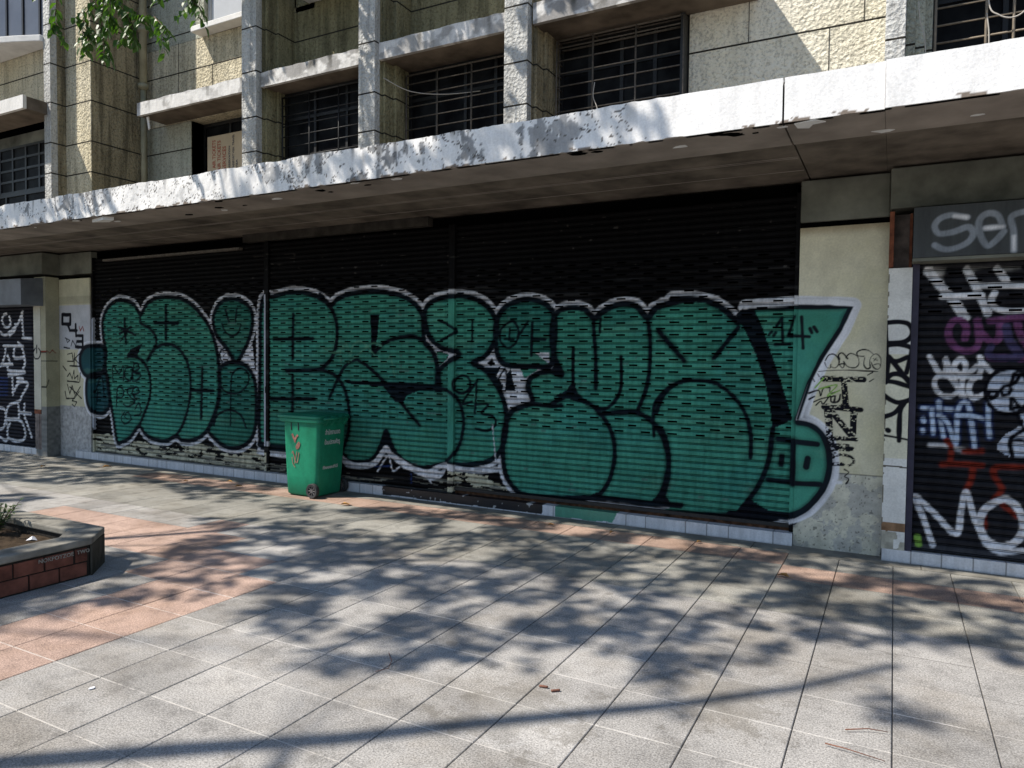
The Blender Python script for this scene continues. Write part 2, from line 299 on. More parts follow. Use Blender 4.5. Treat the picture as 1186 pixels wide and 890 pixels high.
  ('stroke',[(-10.494,0.313),(-10.591,0.702),(-10.728,1.236),(-10.795,1.774),(-10.83,2.134),(-10.711,2.346),(-10.509,2.455),(-10.284,2.462),(-10.064,2.394),(-9.913,2.252),(-9.74,2.409),(-9.477,2.48),(-9.22,2.479),(-8.97,2.439),(-8.726,2.317),(-8.511,2.134),(-8.37,1.971),(-8.278,1.746),(-8.219,1.489),(-8.211,1.232),(-8.259,0.973),(-8.378,0.708),(-8.546,0.536),(-8.74,0.448),(-8.987,0.423),(-9.137,0.474),(-9.343,0.393),(-9.603,0.397),(-9.816,0.461),(-9.966,0.574),(-10.172,0.397),(-10.369,0.314)],0.064,'k',1,1,0.012),
  ('stroke',[(-7.89,1.564),(-8.071,1.746),(-8.254,1.906),(-8.337,2.099),(-8.298,2.259),(-8.159,2.383),(-7.954,2.416),(-7.753,2.372),(-7.6,2.26),(-7.57,2.089),(-7.623,1.903),(-7.734,1.716)],0.064,'k',1,1,0.012),
  ('stroke',[(-8.229,1.393),(-8.154,1.506),(-7.98,1.556),(-7.756,1.534),(-7.603,1.436),(-7.516,1.251),(-7.504,0.972),(-7.517,0.722),(-7.605,0.529),(-7.805,0.405),(-8.077,0.387),(-8.309,0.485),(-8.44,0.607),(-8.33,0.808),(-8.24,1.006),(-8.211,1.232)],0.064,'k',1,1,0.012),
  ('stroke',[(-7.398,2.356),(-7.186,2.424),(-6.939,2.464),(-6.697,2.462),(-6.461,2.41),(-6.288,2.326),(-6.211,2.278),(-6.08,2.37),(-5.859,2.42),(-5.572,2.438),(-5.293,2.409),(-5.089,2.354),(-4.922,2.255),(-4.83,2.132),(-4.815,1.971),(-4.804,1.823),(-4.674,1.703),(-4.615,1.517),(-4.584,1.198),(-4.576,0.369),(-4.942,0.38),(-5.144,0.461),(-5.283,0.618),(-5.36,0.758),(-5.439,0.551),(-5.562,0.401),(-5.742,0.359),(-5.925,0.359),(-6.045,0.437),(-6.577,0.459),(-7.105,0.443),(-7.424,0.472),(-7.434,1.47)],0.064,'k',1,1,0.012),
  ('stroke',[(-4.792,2.184),(-4.728,2.276),(-4.585,2.325),(-4.366,2.342),(-4.152,2.313),(-3.987,2.231),(-3.877,2.102),(-3.846,1.962),(-3.885,1.809),(-3.995,1.668),(-4.145,1.597),(-4.024,1.539),(-3.919,1.452),(-3.815,1.301),(-3.74,1.126),(-3.724,0.923),(-3.756,0.717),(-3.859,0.557),(-4.042,0.478),(-4.286,0.44),(-4.505,0.455),(-4.617,0.554),(-4.623,1.25),(-4.615,1.463),(-4.53,1.558),(-4.344,1.665),(-4.36,1.718),(-4.548,1.756),(-4.709,1.863),(-4.787,2.024)],0.064,'k',1,1,0.012),
  ('stroke',[(-3.847,2.063),(-3.767,2.188),(-3.625,2.26),(-3.458,2.28),(-3.292,2.238),(-3.183,2.15),(-3.149,2.028),(-3.156,1.785),(-3.202,1.577),(-3.421,1.566),(-3.703,1.575),(-3.819,1.657),(-3.865,1.886)],0.064,'k',1,1,0.012),
  ('stroke',[(-3.462,1.329),(-3.43,1.435),(-3.314,1.497),(-3.183,1.514),(-3.06,1.487),(-3.146,1.662),(-3.181,1.839),(-3.174,2.016),(-3.121,2.138),(-2.969,2.181),(-2.812,2.154),(-2.712,2.067),(-2.628,2.128),(-2.45,2.202),(-2.275,2.184),(-2.153,2.063),(-2.069,2.152),(-1.882,2.209),(-1.707,2.226),(-1.912,2.238),(-1.732,2.239),(-1.555,2.204),(-1.411,2.12),(-1.29,2.008)],0.064,'k',0,1,0.012),
  ('stroke',[(-1.215,2.144),(-0.814,2.162),(-0.331,2.133),(-0.404,1.936),(-0.547,1.687),(-0.643,1.467),(-0.74,1.131)],0.064,'k',0,0,0.012),
  ('stroke',[(-0.74,1.131),(-0.634,1.1),(-0.531,1.01),(-0.476,0.849),(-0.477,0.657),(-0.543,0.485),(-0.667,0.334),(-0.822,0.255),(-1.009,0.217),(-1.428,0.187),(-1.721,0.165),(-2.027,0.156)],0.064,'k',0,1,0.012),
  ('stroke',[(-1.79,0.249),(-2.068,0.228),(-2.358,0.232),(-2.659,0.229),(-2.971,0.198),(-3.464,0.172),(-3.654,0.283),(-3.743,0.46),(-3.764,0.705),(-3.731,0.922),(-3.647,1.08),(-3.477,1.147),(-3.41,1.195),(-3.462,1.329)],0.064,'k',0,1,0.012),
  ('fill',[(-4.716,1.242),(-4.518,1.248),(-4.511,0.422),(-4.71,0.39)],0,'g',1,0,0.01),
  ('stroke',[(-4.893,0.365),(-4.709,0.38),(-4.568,0.418),(-4.442,0.428)],0.064,'k',0,1,0.01),
  ('stroke',[(-10.211,1.617),(-9.965,1.595),(-9.793,1.483),(-9.71,1.329),(-9.691,1.123),(-9.757,0.914),(-9.966,0.574)],0.05,'k',0,1,0.012),
  ('stroke',[(-9.903,2.259),(-9.915,2.121),(-9.718,2.043),(-9.577,1.929),(-9.557,1.81),(-9.653,1.69),(-9.76,1.562)],0.045,'k',0,1,0.012),
  ('stroke',[(-9.76,1.562),(-9.589,1.735),(-9.329,1.803),(-9.101,1.756),(-8.937,1.628),(-8.84,1.447),(-8.808,1.183),(-8.859,0.916),(-8.985,0.644),(-9.148,0.466)],0.05,'k',0,1,0.012),
  ('fill',[(-10.267,1.617),(-10.171,1.723),(-9.865,1.817),(-9.953,1.689),(-10.008,1.601)],0,'k',1,0,0.01),
  ('stroke',[(-10.287,2.186),(-10.276,1.81)],0.05,'k',0,1,0.012),
  ('stroke',[(-10.414,1.958),(-10.134,2.061)],0.04,'k',0,1,0.012),
  ('stroke',[(-10.446,2.065),(-10.042,1.942)],0.04,'k',0,1,0.012),
  ('stroke',[(-10.404,1.845),(-10.206,2.003)],0.03,'k',0,1,0.012),
  ('stroke',[(-9.334,2.348),(-9.338,1.871)],0.055,'k',0,1,0.012),
  ('stroke',[(-9.585,2.116),(-9.073,2.103)],0.05,'k',0,1,0.012),
  ('stroke',[(-8.563,1.468),(-8.592,0.763)],0.05,'k',0,1,0.012),
  ('stroke',[(-8.783,1.151),(-8.342,1.158)],0.05,'k',0,1,0.012),
  ('stroke',[(-10.584,1.221),(-10.58,1.471),(-10.439,1.349),(-10.325,1.475),(-10.328,1.245)],0.03,'k',0,1,0.012),
  ('stroke',[(-10.269,1.441),(-10.299,1.317),(-10.161,1.249),(-10.12,1.443),(-10.269,1.441)],0.03,'k',0,1,0.012),
  ('stroke',[(-10.075,1.496),(-10.106,1.251),(-9.958,1.289),(-9.924,1.359),(-10.076,1.384),(-9.956,1.435),(-9.993,1.515),(-10.086,1.513)],0.03,'k',0,1,0.012),
  ('stroke',[(-10.503,0.849),(-10.471,1.135),(-10.33,1.104),(-10.359,0.997),(-10.484,0.992)],0.03,'k',0,1,0.012),
  ('stroke',[(-10.079,1.147),(-10.246,1.106),(-10.164,1.004),(-10.055,0.937),(-10.221,0.86),(-10.333,0.891)],0.03,'k',0,1,0.012),
  ('stroke',[(-10.108,1.041),(-9.96,1.08),(-10.024,1.166),(-10.124,1.075),(-10.027,0.973)],0.03,'k',0,1,0.012),
  ('stroke',[(-10.056,0.832),(-9.962,0.923),(-9.92,0.768),(-10.085,0.726)],0.03,'k',0,1,0.012),
  ('stroke',[(-10.306,0.768),(-10.392,0.676),(-10.309,0.591),(-10.152,0.67),(-10.222,0.772),(-10.307,0.715),(-10.252,0.665)],0.025,'k',0,1,0.012),
  ('stroke',[(-8.161,2.081),(-8.092,1.969),(-7.956,1.914),(-7.835,1.967),(-7.79,2.067)],0.03,'k',0,1,0.012),
  ('stroke',[(-8.091,2.271),(-8.023,2.111)],0.035,'k',0,1,0.012),
  ('stroke',[(-7.869,2.281),(-7.897,2.109)],0.035,'k',0,1,0.012),
  ('stroke',[(-8.22,1.248),(-8.073,1.14),(-7.847,1.141),(-7.678,1.247),(-7.646,1.388),(-7.779,1.48),(-7.927,1.424),(-7.982,1.286),(-7.998,0.696)],0.03,'k',0,1,0.012),
  ('stroke',[(-8.331,0.678),(-8.26,0.818),(-8.029,0.902),(-7.803,0.842),(-7.693,0.675)],0.035,'k',0,1,0.012),
  ('stroke',[(-10.964,1.085),(-10.998,0.865)],0.03,'k',0,1,0.012),
  ('stroke',[(-11.024,1.046),(-10.873,1.305),(-10.807,1.017)],0.03,'k',0,1,0.012),
  ('stroke',[(-11.055,0.972),(-10.76,0.983)],0.02,'k',0,1,0.012),
  ('stroke',[(-8.209,1.682),(-8.256,1.546),(-7.958,1.55)],0.02,'k',0,1,0.012),
  ('stroke',[(-8.14,1.634),(-8.071,1.682),(-8.026,1.619),(-8.071,1.571)],0.015,'k',0,1,0.012),
  ('stroke',[(-6.384,2.428),(-6.249,2.302),(-6.155,2.17),(-6.105,1.982),(-6.123,1.781),(-6.191,1.636),(-6.305,1.533),(-6.421,1.481),(-6.96,1.463)],0.055,'k',0,1,0.012),
  ('stroke',[(-6.344,1.482),(-6.153,1.419),(-6.021,1.306),(-5.946,1.15),(-5.909,0.951),(-5.926,0.749),(-5.981,0.572),(-6.045,0.446)],0.05,'k',0,1,0.012),
  ('stroke',[(-6.837,2.183),(-6.849,1.615)],0.05,'k',0,1,0.012),
  ('stroke',[(-7.187,1.864),(-6.507,1.874)],0.045,'k',0,1,0.012),
  ('stroke',[(-6.849,1.39),(-6.85,0.923)],0.05,'k',0,1,0.012),
  ('stroke',[(-7.23,1.084),(-6.491,1.111)],0.05,'k',0,1,0.012),
  ('fill',[(-5.588,2.159),(-5.447,2.157),(-5.478,1.949),(-5.533,1.684),(-5.575,1.683)],0,'k',1,0,0.01),
  ('stroke',[(-5.55,1.683),(-5.411,1.804),(-5.187,1.878),(-4.953,1.891),(-4.772,1.809),(-4.668,1.697)],0.05,'k',0,1,0.012),
  ('fill',[(-6.003,1.35),(-5.426,1.35),(-4.598,1.344),(-4.597,1.272),(-4.866,1.264),(-5.041,1.204),(-5.108,1.111),(-5.217,1.107),(-5.408,1.295),(-5.928,1.317)],0,'k',1,0,0.01),
  ('stroke',[(-6.228,1.141),(-5.783,1.611),(-4.863,0.863)],0.045,'k',0,1,0.012),
  ('fill',[(-5.36,0.794),(-5.324,0.671),(-5.213,0.497),(-5.421,0.468),(-5.492,0.548),(-5.394,0.666)],0,'k',1,0,0.01),
  ('stroke',[(-7.445,0.47),(-7.105,0.437),(-6.577,0.459),(-6.045,0.437)],0.09,'k',0,1,0.012),
  ('stroke',[(-7.467,0.366),(-7.002,0.347),(-6.576,0.36)],0.07,'w',0,1,0.012),
  ('stroke',[(-6.056,0.407),(-5.888,0.325),(-5.705,0.319),(-5.526,0.362),(-5.404,0.498),(-5.345,0.558),(-5.282,0.492),(-5.11,0.408),(-4.875,0.323),(-4.576,0.315)],0.07,'w',0,1,0.012),
  ('stroke',[(-5.473,0.267),(-5.316,0.462),(-5.246,0.3),(-5.144,0.35)],0.02,'w',0,1,0.012),
  ('stroke',[(-5.526,0.319),(-5.281,0.353)],0.018,'b',0,1,0.012),
  ('stroke',[(-4.975,0.281),(-4.974,0.185)],0.02,'b',0,1,0.012),
  ('stroke',[(-4.744,0.301),(-4.694,0.197)],0.02,'w',0,1,0.012),
  ('stroke',[(-6.04,1.551),(-6.059,1.694),(-5.967,1.81),(-5.893,1.667),(-5.857,1.781),(-5.748,1.838),(-5.64,1.781),(-5.533,1.67),(-5.392,1.587),(-5.289,1.671)],0.02,'n',0,1,0.012),
  ('stroke',[(-5.929,1.581),(-5.747,1.696),(-5.569,1.809),(-5.428,1.782)],0.02,'n',0,1,0.012),
  ('stroke',[(-6.383,1.78),(-6.153,1.694),(-6.004,1.752)],0.02,'n',0,1,0.012),
  ('stroke',[(-5.289,1.644),(-5.236,1.424)],0.02,'n',0,1,0.012),
  ('stroke',[(-4.576,1.299),(-4.418,1.256),(-4.308,1.129),(-4.26,0.947),(-4.289,0.735),(-4.374,0.566),(-4.489,0.456)],0.045,'k',0,1,0.012),
  ('stroke',[(-4.614,1.309),(-4.933,1.3)],0.045,'k',0,1,0.012),
  ('stroke',[(-4.286,1.449),(-4.382,1.389),(-4.371,1.284),(-4.278,1.248),(-4.184,1.316),(-4.197,1.42)],0.03,'k',1,1,0.012),
  ('stroke',[(-4.088,1.396),(-4.277,1.143),(-4.155,1.161)],0.028,'k',0,1,0.012),
  ('stroke',[(-4.094,1.401),(-4.115,1.032)],0.028,'k',0,1,0.012),
  ('stroke',[(-4.116,1.131),(-3.954,1.137),(-4.033,1.036),(-3.9,1.011),(-3.855,0.929),(-3.957,0.846),(-4.101,0.864)],0.028,'k',0,1,0.012),
  ('stroke',[(-4.598,2.074),(-4.356,1.953),(-4.574,1.849)],0.035,'k',0,1,0.012),
  ('stroke',[(-4.158,2.068),(-4.159,1.835)],0.03,'k',0,1,0.012),
  ('stroke',[(-3.68,2.048),(-3.794,1.961),(-3.798,1.835),(-3.705,1.764),(-3.606,1.822),(-3.579,1.947),(-3.623,2.035)],0.028,'k',1,1,0.012),
  ('stroke',[(-3.468,2.045),(-3.537,1.946),(-3.592,1.872)],0.028,'k',0,1,0.012),
  ('stroke',[(-3.685,1.973),(-3.692,1.847)],0.025,'k',0,1,0.012),
  ('stroke',[(-3.749,1.86),(-3.635,1.854)],0.025,'k',0,1,0.012),
  ('stroke',[(-3.413,2.032),(-3.422,1.685)],0.035,'k',0,1,0.012),
  ('stroke',[(-3.411,1.859),(-3.26,1.853)],0.03,'k',0,1,0.012),
  ('fill',[(-4.039,1.547),(-3.789,1.556),(-3.846,1.453),(-3.758,1.354),(-3.78,1.302),(-3.904,1.452)],0,'k',1,0,0.01),
  ('fill',[(-3.716,1.481),(-3.668,1.538),(-3.614,1.307),(-3.571,1.283),(-3.743,1.303)],0,'k',1,0,0.01),
  ('fill',[(-3.546,1.534),(-3.337,1.538),(-3.502,1.435)],0,'g',1,0,0.01),
  ('stroke',[(-3.816,1.428),(-3.737,1.531),(-3.715,1.38)],0.02,'k',0,1,0.012),
  ('stroke',[(-3.85,0.506),(-3.898,0.914)],0.012,'w',0,1,0.012),
  ('stroke',[(-4.926,0.34),(-4.729,0.324),(-4.536,0.412),(-4.285,0.393),(-4.012,0.395),(-3.82,0.431)],0.06,'w',0,1,0.012),
  ('stroke',[(-3.179,1.174),(-2.987,1.255),(-2.766,1.199),(-2.627,1.096),(-2.519,0.944),(-2.471,0.79),(-2.477,0.591),(-2.539,0.385),(-2.659,0.229)],0.05,'k',0,1,0.012),
  ('stroke',[(-2.718,2.067),(-2.706,1.867),(-2.688,1.667),(-2.683,1.352)],0.045,'k',0,1,0.012),
  ('stroke',[(-2.642,2.065),(-2.649,1.923)],0.03,'k',0,1,0.012),
  ('stroke',[(-2.153,2.063),(-2.121,1.864),(-2.121,1.589),(-2.151,1.367),(-2.242,1.127)],0.045,'k',0,1,0.012),
  ('stroke',[(-2.937,1.757),(-2.932,1.403),(-2.877,1.282),(-2.735,1.177),(-2.582,1.149),(-2.47,1.239),(-2.413,1.388),(-2.418,1.675)],0.04,'k',0,1,0.012),
  ('fill',[(-3.163,1.249),(-3,1.328),(-2.92,1.455),(-2.886,1.273),(-2.797,1.189),(-2.986,1.232)],0,'k',1,0,0.01),
  ('fill',[(-3.06,1.487),(-3.136,1.633),(-3.199,1.499)],0,'k',1,0,0.01),
  ('stroke',[(-2.627,1.096),(-2.432,1.119),(-2.227,1.122),(-2.069,1.025),(-1.968,0.879),(-1.917,0.69),(-1.933,0.496),(-2.012,0.267)],0.055,'k',0,1,0.012),
  ('fill',[(-2.813,0.199),(-2.644,0.295),(-2.537,0.213)],0,'k',1,0,0.01),
  ('fill',[(-2.111,0.223),(-1.98,0.367),(-1.858,0.242)],0,'k',1,0,0.01),
  ('stroke',[(-2.037,1.933),(-1.789,1.648)],0.045,'k',0,1,0.012),
  ('stroke',[(-2.066,0.9),(-2.071,1.176),(-2.017,1.289),(-1.921,1.388),(-1.786,1.454),(-1.692,1.467)],0.035,'k',0,1,0.012),
  ('stroke',[(-3.41,1.165),(-3.178,1.154),(-3.065,1.164)],0.05,'k',0,1,0.012),
  ('stroke',[(-2.045,1.133),(-1.985,1.288),(-1.866,1.412),(-1.687,1.461),(-1.482,1.437),(-1.309,1.311),(-1.194,1.143),(-1.148,0.944),(-1.149,0.757)],0.042,'k',0,1,0.012),
  ('stroke',[(-2.042,1.005),(-1.963,0.919),(-1.92,0.745),(-1.916,0.533),(-1.967,0.3)],0.055,'k',0,1,0.012),
  ('stroke',[(-2.028,1.922),(-1.78,1.647)],0.045,'k',0,1,0.012),
  ('stroke',[(-1.281,1.959),(-1.501,1.67)],0.045,'k',0,1,0.012),
  ('fill',[(-1.229,2.15),(-1.146,2.128),(-1.075,1.971),(-0.974,1.689),(-0.889,1.438),(-0.79,1.128),(-0.96,1.035),(-0.991,1.237),(-1.037,1.462),(-1.124,1.716),(-1.239,1.959),(-1.311,2.074)],0,'k',1,0,0.01),
  ('stroke',[(-0.96,1.041),(-0.988,0.755),(-1.065,0.52),(-1.176,0.337)],0.05,'k',0,1,0.012),
  ('fill',[(-1.313,0.191),(-1.161,0.39),(-1.011,0.297),(-0.77,0.28),(-0.769,0.21),(-1.145,0.181)],0,'k',1,0,0.01),
  ('stroke',[(-1.314,0.205),(-1.146,0.201),(-0.981,0.2),(-0.769,0.233)],0.09,'k',0,1,0.012),
  ('stroke',[(-2.216,0.119),(-2.026,0.14),(-1.721,0.144),(-1.313,0.182)],0.06,'k',0,1,0.012),
  ('stroke',[(-1.014,1.886),(-0.988,1.914)],0.03,'k',0,0,0.012),
  ('stroke',[(-0.971,1.88),(-0.953,1.908)],0.03,'k',0,0,0.012),
  ('stroke',[(-0.946,1.97),(-0.903,2.039),(-0.889,1.802)],0.03,'k',0,0,0.012),
  ('stroke',[(-0.956,1.799),(-0.832,1.804)],0.03,'k',0,0,0.012),
  ('stroke',[(-0.793,2.051),(-0.846,1.88),(-0.665,1.868)],0.03,'k',0,0,0.012),
  ('stroke',[(-0.733,2.042),(-0.714,1.769)],0.03,'k',0,0,0.012),
  ('stroke',[(-0.662,1.939),(-0.646,1.903)],0.03,'k',0,0,0.012),
  ('stroke',[(-0.629,1.952),(-0.603,1.911)],0.03,'k',0,0,0.012),
  ('stroke',[(-0.912,0.945),(-0.579,0.924)],0.05,'k',0,1,0.012),
  ('stroke',[(-0.874,0.792),(-0.881,0.718)],0.055,'k',0,1,0.012),
  ('stroke',[(-0.653,0.794),(-0.664,0.719)],0.055,'k',0,1,0.012),
  ('stroke',[(-0.778,0.939),(-0.777,0.552)],0.055,'k',0,1,0.012),
  ('stroke',[(-0.99,0.57),(-0.777,0.564),(-0.545,0.574)],0.05,'k',0,1,0.012),
  ('stroke',[(-1.229,2.15),(-0.814,2.179),(-0.509,2.17),(-0.288,2.143),(-0.391,1.909),(-0.545,1.625),(-0.642,1.431),(-0.733,1.137)],0.05,'w',0,0,0.012),
  ('stroke',[(-0.733,1.131),(-0.609,1.104),(-0.5,1.011),(-0.447,0.851),(-0.442,0.66),(-0.513,0.472),(-0.641,0.303),(-0.821,0.204),(-0.927,0.163)],0.05,'w',0,1,0.012),
  ('stroke',[(-1.187,2.126),(-0.335,2.115),(-0.411,1.931),(-0.554,1.687),(-0.651,1.466),(-0.743,1.142)],0.022,'k',0,0,0.012),
  ('stroke',[(-0.743,1.108),(-0.634,1.086),(-0.535,1.004),(-0.481,0.848),(-0.482,0.656),(-0.548,0.485),(-0.672,0.328),(-0.835,0.231)],0.05,'k',0,1,0.012),
 ],
 'pillar': [
  ('stroke',[(-0.543,1.5),(-0.228,1.502)],0.05,'k',0,0,0.005),
  ('stroke',[(-0.381,1.487),(-0.36,1.288)],0.05,'k',0,0,0.005),
  ('stroke',[(-0.532,1.257),(-0.243,1.242)],0.045,'k',0,0,0.005),
  ('stroke',[(-0.504,1.258),(-0.468,0.892)],0.06,'k',0,0,0.005),
  ('stroke',[(-0.482,1.236),(-0.316,1.02)],0.05,'k',0,0,0.005),
  ('stroke',[(-0.295,1.22),(-0.297,1.033)],0.055,'k',0,0,0.005),
  ('stroke',[(-0.439,1.243),(-0.375,1.276),(-0.322,1.254),(-0.278,1.198)],0.03,'k',0,1,0.005),
  ('stroke',[(-0.454,0.988),(-0.273,0.985)],0.04,'k',0,0,0.005),
  ('stroke',[(-0.447,0.912),(-0.297,0.91)],0.025,'k',0,0,0.005),
  ('stroke',[(-0.656,1.372),(-0.579,1.398),(-0.561,1.351),(-0.541,1.417),(-0.497,1.425)],0.014,'k',0,1,0.005),
  ('stroke',[(-0.654,1.318),(-0.611,1.344)],0.014,'k',0,1,0.005),
  ('stroke',[(-0.615,1.296),(-0.55,1.328),(-0.442,1.355)],0.014,'k',0,1,0.005),
  ('stroke',[(-0.598,1.267),(-0.56,1.304),(-0.538,1.281),(-0.485,1.354),(-0.473,1.301),(-0.419,1.309),(-0.404,1.368)],0.014,'k',0,1,0.005),
  ('stroke',[(-0.487,1.425),(-0.485,1.378),(-0.437,1.391)],0.014,'k',0,1,0.005),
  ('stroke',[(-0.469,1.349),(-0.447,1.355),(-0.451,1.308)],0.014,'k',0,1,0.005),
  ('stroke',[(-0.607,1.421),(-0.543,1.506)],0.012,'l',0,1,0.005),
  ('stroke',[(-0.574,1.411),(-0.433,1.45),(-0.507,1.353),(-0.411,1.404)],0.014,'l',0,1,0.005),
  ('stroke',[(-0.53,1.661),(-0.504,1.708),(-0.461,1.714),(-0.426,1.674),(-0.425,1.627),(-0.453,1.597),(-0.486,1.608)],0.009,'k',0,1,0.005),
  ('stroke',[(-0.535,1.643),(-0.518,1.602),(-0.491,1.596),(-0.486,1.626)],0.009,'k',0,1,0.005),
  ('stroke',[(-0.417,1.674),(-0.427,1.709),(-0.397,1.727),(-0.354,1.68),(-0.367,1.692),(-0.333,1.723),(-0.28,1.698),(-0.266,1.64),(-0.294,1.603),(-0.352,1.61),(-0.385,1.651)],0.009,'k',0,1,0.005),
  ('stroke',[(-0.4,1.603),(-0.416,1.627),(-0.384,1.633),(-0.384,1.604),(-0.399,1.598)],0.009,'k',0,1,0.005),
  ('stroke',[(-0.228,1.699),(-0.275,1.704),(-0.283,1.733),(-0.25,1.754),(-0.198,1.751),(-0.156,1.716)],0.009,'k',0,1,0.005),
  ('stroke',[(-0.223,1.687),(-0.228,1.629),(-0.205,1.595),(-0.179,1.607),(-0.185,1.653),(-0.171,1.699),(-0.136,1.72),(-0.102,1.683),(-0.1,1.62),(-0.122,1.591),(-0.153,1.607),(-0.175,1.653)],0.009,'k',0,1,0.005),
  ('stroke',[(-0.16,1.682),(-0.124,1.665)],0.009,'k',0,1,0.005),
  ('stroke',[(-0.135,1.686),(-0.155,1.659)],0.009,'k',0,1,0.005),
  ('stroke',[(-0.149,1.63),(-0.113,1.637),(-0.102,1.614)],0.009,'k',0,1,0.005),
  ('stroke',[(-0.583,1.565),(-0.383,1.58),(-0.122,1.571)],0.009,'k',0,1,0.005),
  ('stroke',[(-0.198,1.54),(-0.16,1.563)],0.009,'k',0,1,0.005),
  ('stroke',[(-0.181,1.486),(-0.149,1.509)],0.009,'k',0,1,0.005),
  ('stroke',[(-0.631,1.51),(-0.614,1.475)],0.009,'k',0,1,0.005),
  ('stroke',[(-0.59,1.543),(-0.576,1.518)],0.009,'k',0,1,0.005),
  ('stroke',[(-0.469,0.984),(-0.287,0.99)],0.035,'k',0,1,0.006),
  ('stroke',[(-0.457,0.926),(-0.392,0.936),(-0.328,0.934)],0.02,'k',0,1,0.006),
  ('stroke',[(-0.456,0.89),(-0.327,0.893)],0.03,'k',0,1,0.006),
  ('stroke',[(-0.328,0.911),(-0.306,0.901)],0.03,'k',0,1,0.006),
  ('stroke',[(-0.449,0.82),(-0.39,0.848),(-0.304,0.83),(-0.287,0.785),(-0.324,0.758)],0.025,'k',0,1,0.006),
  ('stroke',[(-0.453,0.76),(-0.367,0.767)],0.03,'k',0,1,0.006),
  ('stroke',[(-0.355,0.72),(-0.322,0.699),(-0.353,0.661),(-0.321,0.641),(-0.341,0.598)],0.012,'k',0,1,0.006),
  ('stroke',[(-0.465,0.842),(-0.433,0.856)],0.02,'k',0,1,0.006),
  ('stroke',[(-0.419,0.727),(-0.415,0.644),(-0.438,0.607),(-0.384,0.605)],0.03,'w',0,1,0.02),
 ],
 'jamb': [
  ('stroke',[(-0.075,1.973),(-0.063,1.822),(-0.056,1.694)],0.038,'k',0,1,0.008),
  ('stroke',[(-0.07,1.976),(0.024,1.983),(0.092,1.965),(0.121,1.91),(0.11,1.855),(0.057,1.816),(-0.061,1.809)],0.038,'k',0,1,0.008),
  ('stroke',[(-0.06,1.789),(0.028,1.798),(0.112,1.772),(0.12,1.723),(0.091,1.568)],0.038,'k',0,1,0.008),
  ('stroke',[(-0.037,1.671),(0.022,1.661),(0.094,1.695)],0.038,'k',0,1,0.008),
  ('stroke',[(-0.057,1.486),(-0.043,1.694)],0.038,'k',0,1,0.008),
  ('stroke',[(-0.04,1.699),(0.125,1.469)],0.038,'k',0,1,0.008),
  ('stroke',[(-0.058,1.503),(-0.019,1.549),(0.035,1.555),(0.094,1.523),(0.149,1.458)],0.038,'k',0,1,0.008),
  ('stroke',[(-0.057,1.495),(0.027,1.483),(0.147,1.442)],0.038,'k',0,1,0.008),
  ('stroke',[(-0.069,1.379),(-0.019,1.342),(0.041,1.322),(0.123,1.347)],0.038,'k',0,1,0.008),
  ('stroke',[(0.123,1.349),(0.071,1.312),(0.014,1.237),(-0.065,1.199)],0.038,'k',0,1,0.008),
  ('stroke',[(0.08,1.312),(0.053,1.244),(0.051,1.009)],0.038,'k',0,1,0.008),
  ('stroke',[(-0.034,1.092),(-0.028,1.087)],0.038,'k',0,1,0.008),
  ('stroke',[(0.13,1.101),(0.135,1.092)],0.038,'k',0,1,0.008),
  ('stroke',[(-0.071,1.047),(0.039,1.033),(0.185,1.007)],0.02,'k',0,1,0.008),
 ],
 'right': [
  ('fill',[(0.182,2.44),(0.361,2.422),(0.334,2.256),(0.201,2.355)],0,'a',1,0,0.04),
  ('fill',[(0.456,2.427),(0.852,2.412),(0.853,2.371),(0.72,2.35),(0.688,2.397),(0.567,2.375),(0.506,2.342)],0,'a',1,0,0.04),
  ('stroke',[(0.225,2.391),(0.292,2.295),(0.384,2.18),(0.487,2.011)],0.07,'w',0,0,0.012),
  ('stroke',[(0.489,2.388),(0.555,2.248),(0.638,2.045)],0.055,'w',0,0,0.012),
  ('stroke',[(0.328,2.182),(0.587,2.187)],0.055,'w',0,0,0.012),
  ('stroke',[(0.547,2.263),(0.901,2.25)],0.05,'w',0,0,0.012),
  ('stroke',[(0.679,2.207),(0.658,2.135),(0.698,2.076),(0.789,2.056),(0.907,2.057)],0.045,'w',0,1,0.012),
  ('stroke',[(0.689,2.388),(0.749,2.295)],0.05,'w',0,1,0.012),
  ('stroke',[(0.491,1.845),(0.498,1.937),(0.46,1.993),(0.405,1.979),(0.376,1.901),(0.402,1.808),(0.475,1.752),(0.553,1.762),(0.585,1.826),(0.57,1.982)],0.052,'p',0,1,0.012),
  ('stroke',[(0.57,1.982),(0.604,1.881),(0.675,1.817),(0.722,1.862),(0.716,1.971)],0.052,'p',0,1,0.012),
  ('stroke',[(0.655,1.981),(0.76,1.997),(0.908,2.013)],0.052,'p',0,1,0.012),
  ('stroke',[(0.828,1.987),(0.853,1.879),(0.915,1.772)],0.052,'p',0,1,0.012),
  ('stroke',[(0.663,1.698),(0.769,1.696)],0.052,'p',0,1,0.012),
  ('stroke',[(0.859,1.691),(0.917,1.697)],0.052,'p',0,1,0.012),
  ('stroke',[(0.762,1.934),(0.788,1.826),(0.858,1.718)],0.06,'v',0,1,0.012),
  ('stroke',[(0.668,1.789),(0.663,1.707),(0.844,1.696)],0.05,'v',0,1,0.012),
  ('stroke',[(0.25,1.702),(0.285,1.636),(0.32,1.571),(0.362,1.566),(0.372,1.616),(0.364,1.676)],0.038,'w',0,1,0.012),
  ('stroke',[(0.364,1.676),(0.404,1.573),(0.454,1.465),(0.502,1.385)],0.038,'w',0,1,0.012),
  ('stroke',[(0.497,1.574),(0.46,1.568),(0.427,1.606),(0.435,1.655),(0.466,1.68),(0.497,1.656),(0.502,1.607),(0.485,1.52),(0.479,1.39)],0.038,'w',0,1,0.012),
